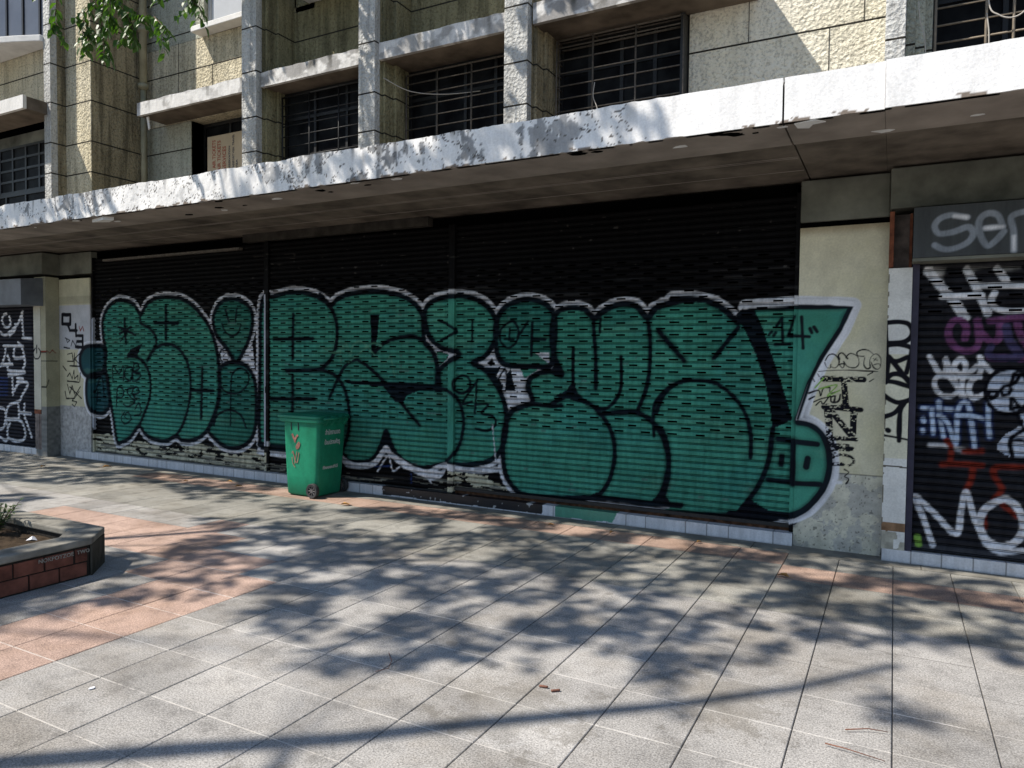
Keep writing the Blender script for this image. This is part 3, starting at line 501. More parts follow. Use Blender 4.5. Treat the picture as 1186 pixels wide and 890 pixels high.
  ('stroke',[(0.58,1.632),(0.538,1.586),(0.493,1.542)],0.038,'w',0,1,0.012),
  ('stroke',[(0.464,1.427),(0.405,1.382),(0.339,1.396),(0.294,1.461),(0.302,1.527),(0.353,1.55),(0.406,1.524),(0.459,1.443)],0.038,'w',0,1,0.012),
  ('stroke',[(0.593,1.7),(0.617,1.652),(0.673,1.583)],0.038,'w',0,1,0.012),
  ('stroke',[(0.6,1.689),(0.607,1.619),(0.593,1.555),(0.54,1.5),(0.528,1.435),(0.553,1.379),(0.589,1.383),(0.633,1.411)],0.038,'w',0,1,0.012),
  ('stroke',[(0.401,1.542),(0.602,1.542)],0.038,'w',0,1,0.012),
  ('stroke',[(0.213,1.281),(0.314,1.279),(0.427,1.273)],0.058,'b',0,1,0.03),
  ('stroke',[(0.213,1.281),(0.314,1.279),(0.427,1.273)],0.035,'c',0,1,0.012),
  ('stroke',[(0.281,1.273),(0.295,1.08)],0.058,'b',0,1,0.03),
  ('stroke',[(0.281,1.273),(0.295,1.08)],0.035,'c',0,1,0.012),
  ('stroke',[(0.326,1.335),(0.339,1.209),(0.367,1.056)],0.058,'b',0,1,0.03),
  ('stroke',[(0.326,1.335),(0.339,1.209),(0.367,1.056)],0.035,'c',0,1,0.012),
  ('stroke',[(0.329,1.225),(0.392,1.168),(0.453,1.007),(0.456,1.236),(0.481,1.325),(0.522,1.326),(0.548,1.219),(0.582,0.972)],0.058,'b',0,1,0.03),
  ('stroke',[(0.329,1.225),(0.392,1.168),(0.453,1.007),(0.456,1.236),(0.481,1.325),(0.522,1.326),(0.548,1.219),(0.582,0.972)],0.035,'c',0,1,0.012),
  ('stroke',[(0.456,1.231),(0.548,1.235),(0.63,1.212)],0.058,'b',0,1,0.03),
  ('stroke',[(0.456,1.231),(0.548,1.235),(0.63,1.212)],0.035,'c',0,1,0.012),
  ('stroke',[(0.662,1.332),(0.667,1.182),(0.679,1.075)],0.058,'b',0,1,0.03),
  ('stroke',[(0.662,1.332),(0.667,1.182),(0.679,1.075)],0.035,'c',0,1,0.012),
  ('stroke',[(0.22,1.194),(0.227,1.17)],0.058,'b',0,1,0.03),
  ('stroke',[(0.22,1.194),(0.227,1.17)],0.035,'c',0,1,0.012),
  ('stroke',[(0.218,1.103),(0.223,1.087)],0.058,'b',0,1,0.03),
  ('stroke',[(0.218,1.103),(0.223,1.087)],0.035,'c',0,1,0.012),
  ('stroke',[(0.274,0.98),(0.388,0.98),(0.51,0.951)],0.03,'w',0,1,0.03),
  ('stroke',[(0.39,1.025),(0.423,0.966),(0.418,0.843)],0.042,'r',0,1,0.02),
  ('stroke',[(0.366,0.829),(0.496,0.845),(0.632,0.844)],0.042,'r',0,1,0.02),
  ('stroke',[(0.574,0.815),(0.567,0.733),(0.536,0.65)],0.042,'r',0,1,0.02),
  ('stroke',[(0.911,0.852),(0.732,0.838),(0.717,0.767),(0.77,0.672),(0.723,0.587)],0.042,'r',0,1,0.02),
  ('stroke',[(0.51,0.947),(0.629,0.956)],0.042,'r',0,1,0.02),
  ('stroke',[(0.651,0.48),(0.662,0.36)],0.042,'r',0,1,0.02),
  ('stroke',[(0.773,0.553),(0.874,0.465)],0.042,'r',0,1,0.02),
  ('stroke',[(0.314,0.173),(0.246,0.373),(0.178,0.553),(0.324,0.423),(0.474,0.276),(0.503,0.463),(0.533,0.625),(0.584,0.452),(0.647,0.298),(0.692,0.213),(0.784,0.175),(0.914,0.203)],0.045,'w',0,1,0.012),
  ('stroke',[(0.764,0.582),(0.667,0.501),(0.628,0.376),(0.674,0.261),(0.766,0.217),(0.864,0.256),(0.917,0.371),(0.889,0.506),(0.822,0.578)],0.055,'w',1,1,0.012),
  ('stroke',[(0.205,0.222),(0.215,0.16)],0.05,'l',0,1,0.012),
  ('fill',[(0.778,1.611),(0.691,1.567),(0.645,1.481),(0.643,1.385),(0.69,1.301),(0.771,1.26),(0.849,1.276),(0.908,1.341),(0.926,1.447),(0.893,1.55),(0.84,1.602)],0,'f',1,1,0.015),
  ('stroke',[(0.778,1.611),(0.691,1.567),(0.645,1.481),(0.643,1.385),(0.69,1.301),(0.771,1.26),(0.849,1.276),(0.908,1.341),(0.926,1.447),(0.893,1.55),(0.84,1.602)],0.03,'k',1,1,0.012),
  ('stroke',[(0.823,1.57),(0.804,1.485),(0.834,1.507),(0.858,1.56),(0.823,1.57)],0.03,'k',1,0,0.012),
  ('stroke',[(0.76,1.473),(0.739,1.441),(0.754,1.404),(0.789,1.411),(0.809,1.448),(0.791,1.48)],0.03,'k',1,0,0.012),
  ('stroke',[(0.651,1.428),(0.718,1.43),(0.714,1.398),(0.679,1.375),(0.651,1.428)],0.03,'k',1,0,0.012),
  ('stroke',[(0.811,1.38),(0.809,1.295),(0.861,1.318),(0.82,1.38)],0.03,'k',1,0,0.012),
  ('fill',[(0.859,1.255),(0.897,1.194),(0.827,1.137),(0.75,1.058),(0.735,0.972),(0.877,0.918),(0.944,0.987),(0.936,1.248)],0,'f',1,1,0.02),
  ('stroke',[(0.85,1.265),(0.896,1.152),(0.95,1.092)],0.03,'k',0,1,0.012),
  ('stroke',[(0.947,1.175),(0.829,1.084),(0.813,1.02),(0.834,0.915)],0.03,'k',0,1,0.012),
  ('stroke',[(0.83,1.053),(0.908,1.047),(0.946,0.934),(0.851,0.917)],0.03,'k',0,1,0.012),
 ],
 'signR': [
  ('stroke',[(0.464,2.765),(0.369,2.791),(0.289,2.772),(0.25,2.716),(0.28,2.655),(0.372,2.659),(0.47,2.691),(0.506,2.644),(0.481,2.584),(0.406,2.539),(0.322,2.53),(0.254,2.567)],0.042,'s',0,1,0.012),
  ('stroke',[(0.583,2.673),(0.692,2.677)],0.042,'s',0,1,0.012),
  ('stroke',[(0.692,2.677),(0.661,2.763),(0.594,2.783),(0.544,2.738),(0.547,2.641),(0.594,2.541),(0.645,2.569),(0.701,2.642)],0.042,'s',0,1,0.012),
  ('stroke',[(0.766,2.492),(0.761,2.634),(0.744,2.748),(0.854,2.781)],0.042,'s',0,1,0.012),
  ('stroke',[(0.384,2.782),(0.461,2.766)],0.03,'w',0,1,0.02),
  ('stroke',[(0.583,2.673),(0.692,2.677)],0.025,'w',0,1,0.02),
  ('stroke',[(0.763,2.6),(0.765,2.499)],0.02,'w',0,1,0.02),
 ],
 'pilL': [
  ('stroke',[(-11.783,2.271),(-11.57,2.267),(-11.573,2.12),(-11.786,2.123)],0.06,'k',1,0,0.006),
  ('stroke',[(-11.635,2.102),(-11.587,2.017),(-11.402,2.015)],0.05,'k',0,0,0.006),
  ('stroke',[(-11.431,2.111),(-11.422,1.927)],0.05,'k',0,0,0.006),
  ('stroke',[(-11.416,1.934),(-11.251,1.934),(-11.254,1.751),(-11.437,1.758)],0.05,'k',0,0,0.006),
  ('stroke',[(-11.393,1.843),(-11.253,1.842)],0.045,'k',0,0,0.006),
  ('stroke',[(-11.714,1.899),(-11.59,1.861),(-11.653,1.824),(-11.683,1.88)],0.02,'k',0,0,0.006),
  ('stroke',[(-11.561,1.769),(-11.516,1.861),(-11.437,1.769),(-11.405,1.861)],0.02,'k',0,0,0.006),
  ('stroke',[(-11.749,1.75),(-11.592,1.732)],0.02,'k',0,0,0.006),
  ('stroke',[(-11.657,1.639),(-11.532,1.658),(-11.503,1.529),(-11.659,1.528)],0.02,'k',0,0,0.006),
  ('stroke',[(-11.47,1.659),(-11.486,1.456)],0.02,'k',0,0,0.006),
  ('stroke',[(-11.472,1.567),(-11.317,1.66)],0.02,'k',0,0,0.006),
  ('stroke',[(-11.472,1.567),(-11.32,1.476)],0.02,'k',0,0,0.006),
  ('stroke',[(-11.598,1.454),(-11.32,1.451)],0.02,'k',0,0,0.006),
  ('stroke',[(-11.316,1.678),(-11.32,1.458)],0.02,'k',0,0,0.006),
  ('stroke',[(-11.786,1.451),(-11.693,1.378)],0.02,'k',0,0,0.006),
  ('stroke',[(-11.663,1.286),(-11.6,1.343),(-11.539,1.251),(-11.487,1.382),(-11.477,1.253),(-11.384,1.31),(-11.385,1.236)],0.02,'k',0,0,0.006),
  ('stroke',[(-11.665,1.211),(-11.355,1.2)],0.02,'k',0,0,0.006),
  ('stroke',[(-11.322,1.348),(-11.337,1.219)],0.02,'k',0,0,0.006),
  ('stroke',[(-11.666,1.155),(-11.606,1.008),(-11.541,1.14),(-11.482,1.012)],0.02,'k',0,0,0.006),
  ('stroke',[(-11.731,1.042),(-11.701,0.93),(-11.483,0.938),(-11.358,1.053)],0.02,'k',0,0,0.006),
  ('stroke',[(-11.604,1.12),(-11.299,0.945)],0.02,'k',0,0,0.006),
  ('stroke',[(-11.326,1.128),(-11.546,0.899)],0.02,'k',0,0,0.006),
  ('stroke',[(-11.547,0.843),(-11.485,0.808),(-11.422,0.885),(-11.533,0.899)],0.02,'k',0,0,0.006),
  ('stroke',[(-11.34,2.08),(-11.311,2.007),(-11.249,2.079),(-11.22,2.006)],0.015,'r',0,0,0.006),
 ],
 'sideL': [
  ('stroke',[(-0.22,1.691),(-0.202,1.654)],0.015,'k',0,0,0.006),
  ('stroke',[(-0.245,1.046),(-0.19,1.155),(-0.172,1.229)],0.015,'k',0,0,0.006),
  ('stroke',[(-0.222,1.525),(-0.114,1.532),(-0.042,1.525)],0.015,'k',0,0,0.006),
  ('stroke',[(-0.231,1.654),(-0.202,1.691),(-0.149,1.655),(-0.112,1.703),(-0.059,1.656)],0.015,'r',0,0,0.006),
 ],
 'stripL': [
  ('stroke',[(-12.162,1.727),(-12.216,1.652),(-12.166,1.566),(-12.055,1.578),(-12.015,1.672),(-12.065,1.727)],0.022,'k',0,1,0.006),
  ('stroke',[(-12.116,1.775),(-12.119,1.652)],0.022,'k',0,1,0.006),
 ],
 'left': [
  ('stroke',[(-13.094,2.303),(-13.198,2.273),(-13.259,2.193),(-13.129,2.078),(-12.982,2.124),(-13.008,2.253)],0.05,'w',0,1,0.015),
  ('stroke',[(-12.629,2.326),(-12.633,2.152),(-12.602,1.913)],0.05,'w',0,1,0.015),
  ('stroke',[(-12.62,2.326),(-12.781,2.122),(-13.133,1.948),(-13.308,1.998)],0.05,'w',0,1,0.015),
  ('stroke',[(-12.838,2.122),(-12.855,2.027),(-13.016,1.939)],0.05,'w',0,1,0.015),
  ('stroke',[(-12.631,1.901),(-12.38,1.887)],0.05,'w',0,1,0.015),
  ('stroke',[(-13.196,1.77),(-12.62,1.763)],0.05,'w',0,1,0.015),
  ('stroke',[(-13.138,1.737),(-13.171,1.591),(-13.294,1.427)],0.05,'w',0,1,0.015),
  ('stroke',[(-12.76,1.818),(-12.649,1.739),(-12.569,1.517),(-12.629,1.389)],0.05,'w',0,1,0.015),
  ('stroke',[(-12.877,1.738),(-12.881,1.577),(-12.596,1.58)],0.05,'w',0,1,0.015),
  ('stroke',[(-13.293,1.443),(-13.057,1.462),(-12.941,1.464)],0.05,'w',0,1,0.015),
  ('stroke',[(-13.083,1.608),(-13.027,1.511),(-13.06,1.365),(-12.574,1.342),(-13.062,1.268)],0.05,'w',0,1,0.015),
  ('stroke',[(-13.061,1.299),(-12.63,1.339)],0.05,'w',0,1,0.015),
  ('stroke',[(-12.947,1.236),(-12.939,0.962)],0.05,'w',0,1,0.015),
  ('stroke',[(-12.803,1.24),(-12.633,1.227),(-12.804,1.175)],0.05,'w',0,1,0.015),
  ('stroke',[(-12.894,1.028),(-12.748,1.161),(-12.494,1.151),(-12.667,0.955),(-12.755,0.856),(-13.045,0.78),(-13.136,0.662),(-13.125,0.548),(-12.791,0.548),(-12.65,0.475),(-12.584,0.319),(-12.657,0.218),(-12.857,0.189),(-13.06,0.209)],0.05,'w',0,1,0.015),
  ('stroke',[(-12.785,0.79),(-12.759,0.679),(-12.776,0.565)],0.05,'w',0,1,0.015),
  ('stroke',[(-12.76,0.671),(-12.422,0.662)],0.05,'w',0,1,0.015),
  ('stroke',[(-12.6,0.814),(-12.605,0.622),(-12.51,0.467),(-12.403,0.282)],0.05,'w',0,1,0.015),
  ('stroke',[(-13.342,0.727),(-13.195,0.692),(-13.168,0.562),(-13.232,0.395),(-13.352,0.356)],0.05,'w',0,1,0.015),
  ('stroke',[(-13.039,0.471),(-13.115,0.369),(-13.117,0.254)],0.05,'w',0,1,0.015),
  ('stroke',[(-13.169,0.546),(-13.128,0.434)],0.05,'w',0,1,0.015),
  ('stroke',[(-13.356,0.224),(-13.178,0.177),(-13.089,0.224)],0.05,'w',0,1,0.015),
  ('stroke',[(-13.329,1.228),(-13.093,1.225)],0.03,'b',0,1,0.015),
  ('stroke',[(-13.33,1.169),(-13.094,1.17)],0.03,'b',0,1,0.015),
  ('stroke',[(-13.332,1.11),(-13.095,1.115)],0.03,'b',0,1,0.015),
  ('stroke',[(-13.334,1.051),(-13.097,1.059)],0.03,'b',0,1,0.015),
  ('stroke',[(-13.335,0.992),(-13.098,1.004)],0.03,'b',0,1,0.015),
  ('stroke',[(-13.337,0.932),(-13.1,0.949)],0.03,'b',0,1,0.015),
 ],
}

SHADE_GROUND = [(0.75, [(-16.48, 0.48), (-12.12, 0.87), (-8.75, 0.13), (-6.93, -0.0), (-6.57, -0.22), (-7.28, -0.92), (-8.21, -0.94), (-9.42, -1.53), (-10.23, -1.72), (-11.07, -1.92)]),
 (0.7, [(-9.72, -2.53), (-8.88, -2.02), (-8.4, -2.1), (-8.49, -2.59), (-8.95, -2.87)]),
 (0.5, [(-8.07, -0.92), (-7.48, -0.49), (-6.29, -0.64), (-6.24, -1.08), (-6.84, -1.27)]),
 (0.9, [(-6.07, -0.92), (-5.81, -0.82), (-5.36, -1.03), (-5.35, -1.32), (-5.72, -1.24)]),
 (0.75, [(-6.2, -1.92), (-5.52, -1.51), (-4.67, -1.44), (-4.13, -1.71), (-4.65, -2.25), (-5.0, -2.22), (-5.74, -2.16)]),
 (0.93, [(-5.35, -0.66), (-3.88, -0.14), (-1.99, -0.07), (-0.9, 0.08), (-0.19, 0.08), (0.91, -0.25), (0.74, -1.52), (0.41, -2.07), (-0.12, -2.16), (-0.44, -2.26), (-0.54, -2.61), (-0.8, -2.94), (-0.97, -3.33), (-1.11, -3.3), (-1.49, -2.94), (-1.67, -3.03), (-1.59, -3.33), (-1.65, -3.6), (-1.87, -3.49), (-2.2, -3.74), (-2.4, -3.85), (-2.56, -3.87), (-2.88, -3.72), (-3.1, -3.77), (-3.44, -3.65), (-3.87, -3.33), (-4.03, -2.86), (-4.02, -2.3), (-4.48, -2.42), (-4.65, -2.25), (-4.44, -1.71), (-4.47, -0.89), (-5.06, -1.0)]),
 (0.8, [(-5.77, -3.17), (-5.39, -2.26), (-4.48, -2.42), (-4.02, -2.3), (-4.03, -2.86), (-4.12, -3.03), (-4.2, -3.42), (-4.48, -3.68), (-5.15, -3.62)]),
 (0.9, [(-5.24, -4.32), (-5.38, -3.8), (-4.8, -3.65), (-4.48, -3.68), (-4.42, -3.85), (-4.52, -4.13), (-4.66, -4.51), (-4.7, -4.75)]),
 (0.6, [(-2.92, -3.95), (-2.62, -3.81), (-2.41, -3.77), (-2.52, -3.98), (-2.76, -4.05)]),
 (0.7, [(-0.1, -2.73), (0.14, -2.71), (0.23, -3.05), (0.13, -3.19), (-0.01, -3.09)]),
 (0.8, [(0.47, -1.75), (0.9, -1.43), (0.8, -2.04), (0.61, -2.09)]),
 (0.6, [(-0.87, -3.43), (-0.54, -3.14), (-0.37, -2.94), (-0.47, -3.13), (-0.7, -3.4), (-0.85, -3.52)])]
SHADE_GAPS = [[(-3.24, -3.17), (-2.97, -2.82), (-2.82, -2.93), (-2.79, -3.28), (-2.75, -3.5), (-2.88, -3.57)],
 [(-4.62, -0.98), (-4.05, -0.87), (-3.89, -1.38), (-4.19, -1.64)],
 [(-3.27, -2.01), (-3.18, -1.33), (-2.85, -1.46), (-2.94, -1.96)],
 [(-2.46, -2.63), (-2.09, -2.51), (-1.94, -2.71), (-2.06, -2.95), (-2.27, -2.9)],
 [(-1.83, -3.27), (-1.68, -3.12), (-1.61, -3.28), (-1.71, -3.4)],
 [(-1.95, -2.01), (-1.63, -2.0), (-1.58, -2.19), (-1.82, -2.26)],
 [(-1.85, -1.46), (-1.58, -1.44), (-1.55, -1.64), (-1.8, -1.69)],
 [(-1.21, -1.3), (-0.82, -1.37), (-0.88, -1.72), (-1.14, -1.77)],
 [(-3.09, -0.07), (-2.46, -0.22), (-2.41, -0.59), (-2.85, -0.58)],
 [(-2.08, -0.32), (-1.57, -0.39), (-1.55, -0.77), (-1.94, -0.74)],
 [(-0.81, -0.58), (-0.42, -0.63), (-0.17, -0.7), (-0.39, -1.0), (-0.76, -0.94)],
 [(0.07, -0.21), (0.9, -0.08), (0.87, -0.3), (0.13, -0.53)],
 [(-0.48, -1.28), (-0.04, -1.14), (-0.09, -1.37), (-0.46, -1.52)],
 [(0.17, -1.22), (0.42, -1.18), (0.36, -1.4), (0.16, -1.46)],
 [(-0.92, -2.38), (-0.6, -2.12), (-0.48, -2.29), (-0.63, -2.59), (-0.83, -2.77)],
 [(0.06, -2.27), (0.28, -2.08), (0.35, -2.3), (0.14, -2.54)],
 [(-4.01, -0.61), (-3.65, -0.53), (-3.55, -0.87), (-3.84, -0.96)],
 [(-3.61, -1.91), (-3.53, -1.36), (-3.35, -1.5), (-3.39, -2.08)],
 [(-1.38, -2.11), (-1.16, -2.04), (-1.17, -2.22), (-1.36, -2.25)],
 [(-0.13, -1.77), (0.06, -1.69), (0.02, -1.93), (-0.15, -1.97)],
 [(-2.79, -2.01), (-2.67, -1.8), (-2.53, -1.91), (-2.6, -2.2)],
 [(-2.34, -2.0), (-2.19, -1.87), (-2.08, -2.04), (-2.21, -2.21)],
 [(-2.79, -3.67), (-2.68, -3.54), (-2.56, -3.68), (-2.67, -3.78)],
 [(-2.43, -3.24), (-2.21, -3.19), (-2.19, -3.33), (-2.36, -3.38)]]
SHADE_WALL = [(-1.7, 0.5, [(-10.17, 3.57), (-9.03, 3.54), (-8.52, 3.22), (-10.18, 3.28)]),
 (-1.7, 0.5, [(-9.03, 3.62), (-7.71, 3.61), (-7.87, 3.27), (-9.04, 3.31)]),
 (-1.7, 0.4, [(-5.55, 3.49), (-4.26, 3.49), (-4.16, 3.25), (-5.21, 3.24)]),
 (-1.7, 0.65, [(-4.26, 3.57), (-3.0, 3.51), (-3.0, 3.23), (-4.06, 3.24)]),
 (-1.7, 0.6, [(-2.69, 3.47), (-1.83, 3.51), (-1.69, 3.24), (-2.61, 3.26)]),
 (-1.7, 0.3, [(-1.83, 3.54), (-1.32, 3.55), (-1.25, 3.39), (-1.69, 3.27)]),
(0.2, 0.93, [(-7.61, 6.39), (-5.91, 6.02), (-5.91, 5.24), (-7.61, 5.26)]),
 (0, 0.8, [(-5.74, 5.29), (-5.47, 5.24), (-5.46, 4.13), (-5.74, 4.17)]),
 (0.1, 0.75, [(-5.5, 5.88), (-3.81, 5.51), (-3.8, 5.05), (-5.5, 5.13)]),
 (0, 0.55, [(-7.74, 5.89), (-7.39, 5.82), (-7.39, 4.04), (-7.75, 4.08)]),
 (0, 0.4, [(-3.77, 4.92), (-3.48, 4.86), (-3.47, 4.15), (-3.76, 4.19)]),
 (0.6, 0.6, [(-10.36, 7.17), (-9.58, 7.0), (-9.59, 5.85), (-10.37, 5.85)]),
 (0.1, 0.5, [(-3.47, 5.44), (-2.67, 5.26), (-2.67, 5.09), (-3.47, 5.19)])]
RED_POLY = [(-7.99, -2.56), (-7.55, -2.09), (-5.75, -2.04), (-4.89, -2.14), (-5.06, -2.58), (-4.43, -2.57), (-4.38, -2.93), (-4.02, -2.95), (-4.06, -4.07), (-4.11, -4.78), (-4.15, -5.07), (-4.79, -4.79), (-4.86, -4.41), (-4.85, -4.04), (-4.93, -3.4), (-5.22, -3.36), (-5.29, -2.9), (-6.2, -2.91)]
LIMB_SHADOW = [(-3.13, -5.27, 5.5), (-2.62, -4.87, 5.72), (-2.08, -4.47, 5.94), (-1.61, -4.05, 6.16), (-1.16, -3.68, 6.38), (-0.86, -3.43, 6.6), (-0.4, -2.98, 6.82), (0.06, -2.4, 7.04)]

# ---------------------------------------------------------------- paint rasteriser
PC = dict(w=(.80, .80, .83), k=(.007, .007, .011), g=(.064, .29, .205), d=(.018, .080, .09), h=(.038, .185, .135),
          l=(.25, .45, .08), n=(.12, .33, .22), b=(.018, .035, .12), c=(.52, .62, .78), f=(.55, .60, .70), p=(.19, .07, .17),
          v=(.07, .06, .13), r=(.22, .028, .016), a=(.34, .33, .32), s=(.24, .265, .30))
def smooth(pts, closed):
    P = [np.array(p, float) for p in pts]; n = len(P)
    if n < 3: return P
    o = []
    for i in range(n if closed else n - 1):
        p0 = P[(i - 1) % n] if closed or i > 0 else P[0]; p1 = P[i]; p2 = P[(i + 1) % n]
        p3 = P[(i + 2) % n] if closed or i + 2 < n else P[-1]
        for k in range(6):
            t = k / 6
            o.append(.5 * ((2 * p1) + (-p0 + p2) * t + (2 * p0 - 5 * p1 + 4 * p2 - p3) * t * t + (-p0 + 3 * p1 - 3 * p2 + p3) * t ** 3))
    if not closed: o.append(P[-1])
    return o
def segdist(px, pz, P, closed):
    d = np.full(px.shape, 1e9)
    n = len(P)
    for i in range(n if closed else n - 1):
        a = P[i]; b = P[(i + 1) % n]; ab = b - a; L = ab @ ab
        if L < 1e-10:
            q = np.hypot(px - a[0], pz - a[1])
        else:
            t = np.clip(((px - a[0]) * ab[0] + (pz - a[1]) * ab[1]) / L, 0, 1)
            q = np.hypot(px - a[0] - t * ab[0], pz - a[1] - t * ab[1])
        d = np.minimum(d, q)
    return d
def inside(px, pz, P):
    r = np.zeros(px.shape, bool); n = len(P)
    for i in range(n):
        a = P[i]; b = P[(i + 1) % n]
        if a[1] == b[1]: continue
        c = ((a[1] > pz) != (b[1] > pz)) & (px < (b[0] - a[0]) * (pz - a[1]) / (b[1] - a[1]) + a[0])
        r ^= c
    return r
def spray(surf, X, Z, rgb):
    """lay the graffiti strokes of one surface over the base colours"""
    for kind, pts, wd, col, closed, sm, soft in GRAFFITI.get(surf, []):
        P = smooth(pts, closed) if sm else [np.array(p, float) for p in pts]
        A = np.array(P); mg = wd / 2 + soft + .02
        m = (X > A[:, 0].min() - mg) & (X < A[:, 0].max() + mg) & (Z > A[:, 1].min() - mg) & (Z < A[:, 1].max() + mg)
        ids = np.nonzero(m)[0]
        if len(ids) == 0: continue
        px = X[ids]; pz = Z[ids]
        wob = (vn(px, pz, 14, 3) - .5) * .006
        if kind == 'fill':
            al = inside(px, pz, P).astype(float)
            if soft > .025: al = al * sst(segdist(px, pz, P, 1), 0, soft)
        else:
            d = segdist(px, pz, P, closed) + wob
            al = 1 - sst(d, wd / 2 - soft * .6, wd / 2 + soft * .6)
        c = np.array(PC[col])[None, :] * np.ones((len(ids), 1))
        if col in 'gdh':
            k = fbm(px, pz, 1.7, 5)[:, None]; c = c * (.66 + .6 * k); bl = sst(fbm(px * .7, pz, 2.6, 17), .42, .62)[:, None] * .3; c = c * (1 - bl) + c * np.array((.75, .86, 1.1)) * bl
            y = sst(fbm(px, pz * 3, 2.2, 9), .56, .7)[:, None] * .18; c = c * (1 - y) + np.array((.16, .34, .22)) * y
        if kind == 'stroke' and col == 'k' and surf == 'main' and wd > .04:
            al = np.maximum(al, .38 * (1 - sst(d, wd / 2, wd / 2 + .035)) * (.4 + .9 * vn(px, pz, 5, 9)))
        if col in 'wc': c = c * (.8 + .25 * vn(px, pz, 9, 4)[:, None])
        if col == 'k' and surf == 'main': c = c + np.array((.0, .008, .010)) * vn(px, pz, 6)[:, None]
        if surf == 'pillar':
            chip = sst(vn(px, pz, 55, 2) + .5 * vn(px, pz, 130), .98, 1.06) * (pz < 1.9)
            if col == 'k' and wd > .018: al = al * (1 - .9 * sst(vn(px * .45, pz, 170, 8) * .55 + .45 * vn(px * .6, pz, 60, 3), .60, .66))
        al = al[:, None]
        rgb[ids] = rgb[ids] * (1 - al) + c * al
    return rgb

def set_paint(me, rgb):
    a = me.color_attributes.new('paint', 'FLOAT_COLOR', 'POINT')
    buf = np.ones((len(rgb), 4), np.float32); buf[:, :3] = rgb
    a.data.foreach_set('color', buf.ravel())
def np_mesh(name, V, F, mat, parent, rgb=None, smooth_=False):
    me = bpy.data.meshes.new(name)
    me.vertices.add(len(V)); me.vertices.foreach_set('co', np.asarray(V, np.float32).ravel())
    F = np.asarray(F, np.int32); me.loops.add(F.size); me.loops.foreach_set('vertex_index', F.ravel())
    me.polygons.add(len(F)); me.polygons.foreach_set('loop_start', np.arange(0, F.size, F.shape[1], dtype=np.int32))
    me.polygons.foreach_set('loop_total', np.full(len(F), F.shape[1], np.int32))
    me.polygons.foreach_set('use_smooth', np.full(len(F), smooth_))
    me.materials.append(mat); me.update(); me.validate()
    if rgb is not None: set_paint(me, rgb)
    o = bpy.data.objects.new(name, me); COL.objects.link(o)
    if parent is not None: o.parent = parent
    return o
def gridfaces(nr, nc, off=0):
    i = np.arange(nr - 1)[:, None]; j = np.arange(nc - 1)[None, :]
    a = i * nc + j + off
    return np.stack([a, a + 1, a + nc + 1, a + nc], -1)

def panel(name, u0, u1, z0, z1, y, depth, surf, base, mat, parent, res=.012, axis='x', plane=None, jit=None):
    """box with a finely gridded painted front; axis 'x': faces -y at y; axis 'y': faces +x at plane"""
    nc = max(2, int(round((u1 - u0) / res)) + 1); nr = max(2, int(round((z1 - z0) / res)) + 1)
    us = np.linspace(u0, u1, nc); zs = np.linspace(z0, z1, nr)
    U, Z = np.meshgrid(us, zs); u = U.ravel(); z = Z.ravel()
    rgb = base(u, z)
    for s_ in surf.split('+'): rgb = spray(s_, u, z, rgb)
    Dp = np.zeros_like(u); zz = z.copy()
    if jit is not None: Dp, zz = jit(u, z)
    if axis == 'x':
        V = np.stack([u, y + Dp, zz], 1); B = lambda a, c, b: (a, y + depth * b, c)
    else:
        V = np.stack([plane + Dp, u, zz], 1); B = lambda a, c, b: (plane - depth * b, a, c)
    F = gridfaces(nr, nc).reshape(-1, 4)
    # four sides and the back, stitched to the border row by row
    V = list(map(tuple, V)); rgb = list(map(tuple, rgb)); F = [tuple(f) for f in F]
    border = [k for k in range(nc)] + [r * nc + nc - 1 for r in range(1, nr)] + [(nr - 1) * nc + k for k in range(nc - 2, -1, -1)] + [r * nc for r in range(nr - 2, 0, -1)]
    b0 = len(V)
    for k in border:
        p = V[k]
        V.append((p[0], y + depth, p[2]) if axis == 'x' else (plane - depth, p[1], p[2])); rgb.append(rgb[k])
    n = len(border)
    for q in range(n): F.append((border[q], b0 + q, b0 + (q + 1) % n, border[(q + 1) % n]))
    me_o = np_mesh(name, V, F, mat, parent, np.array(rgb))
    return me_o

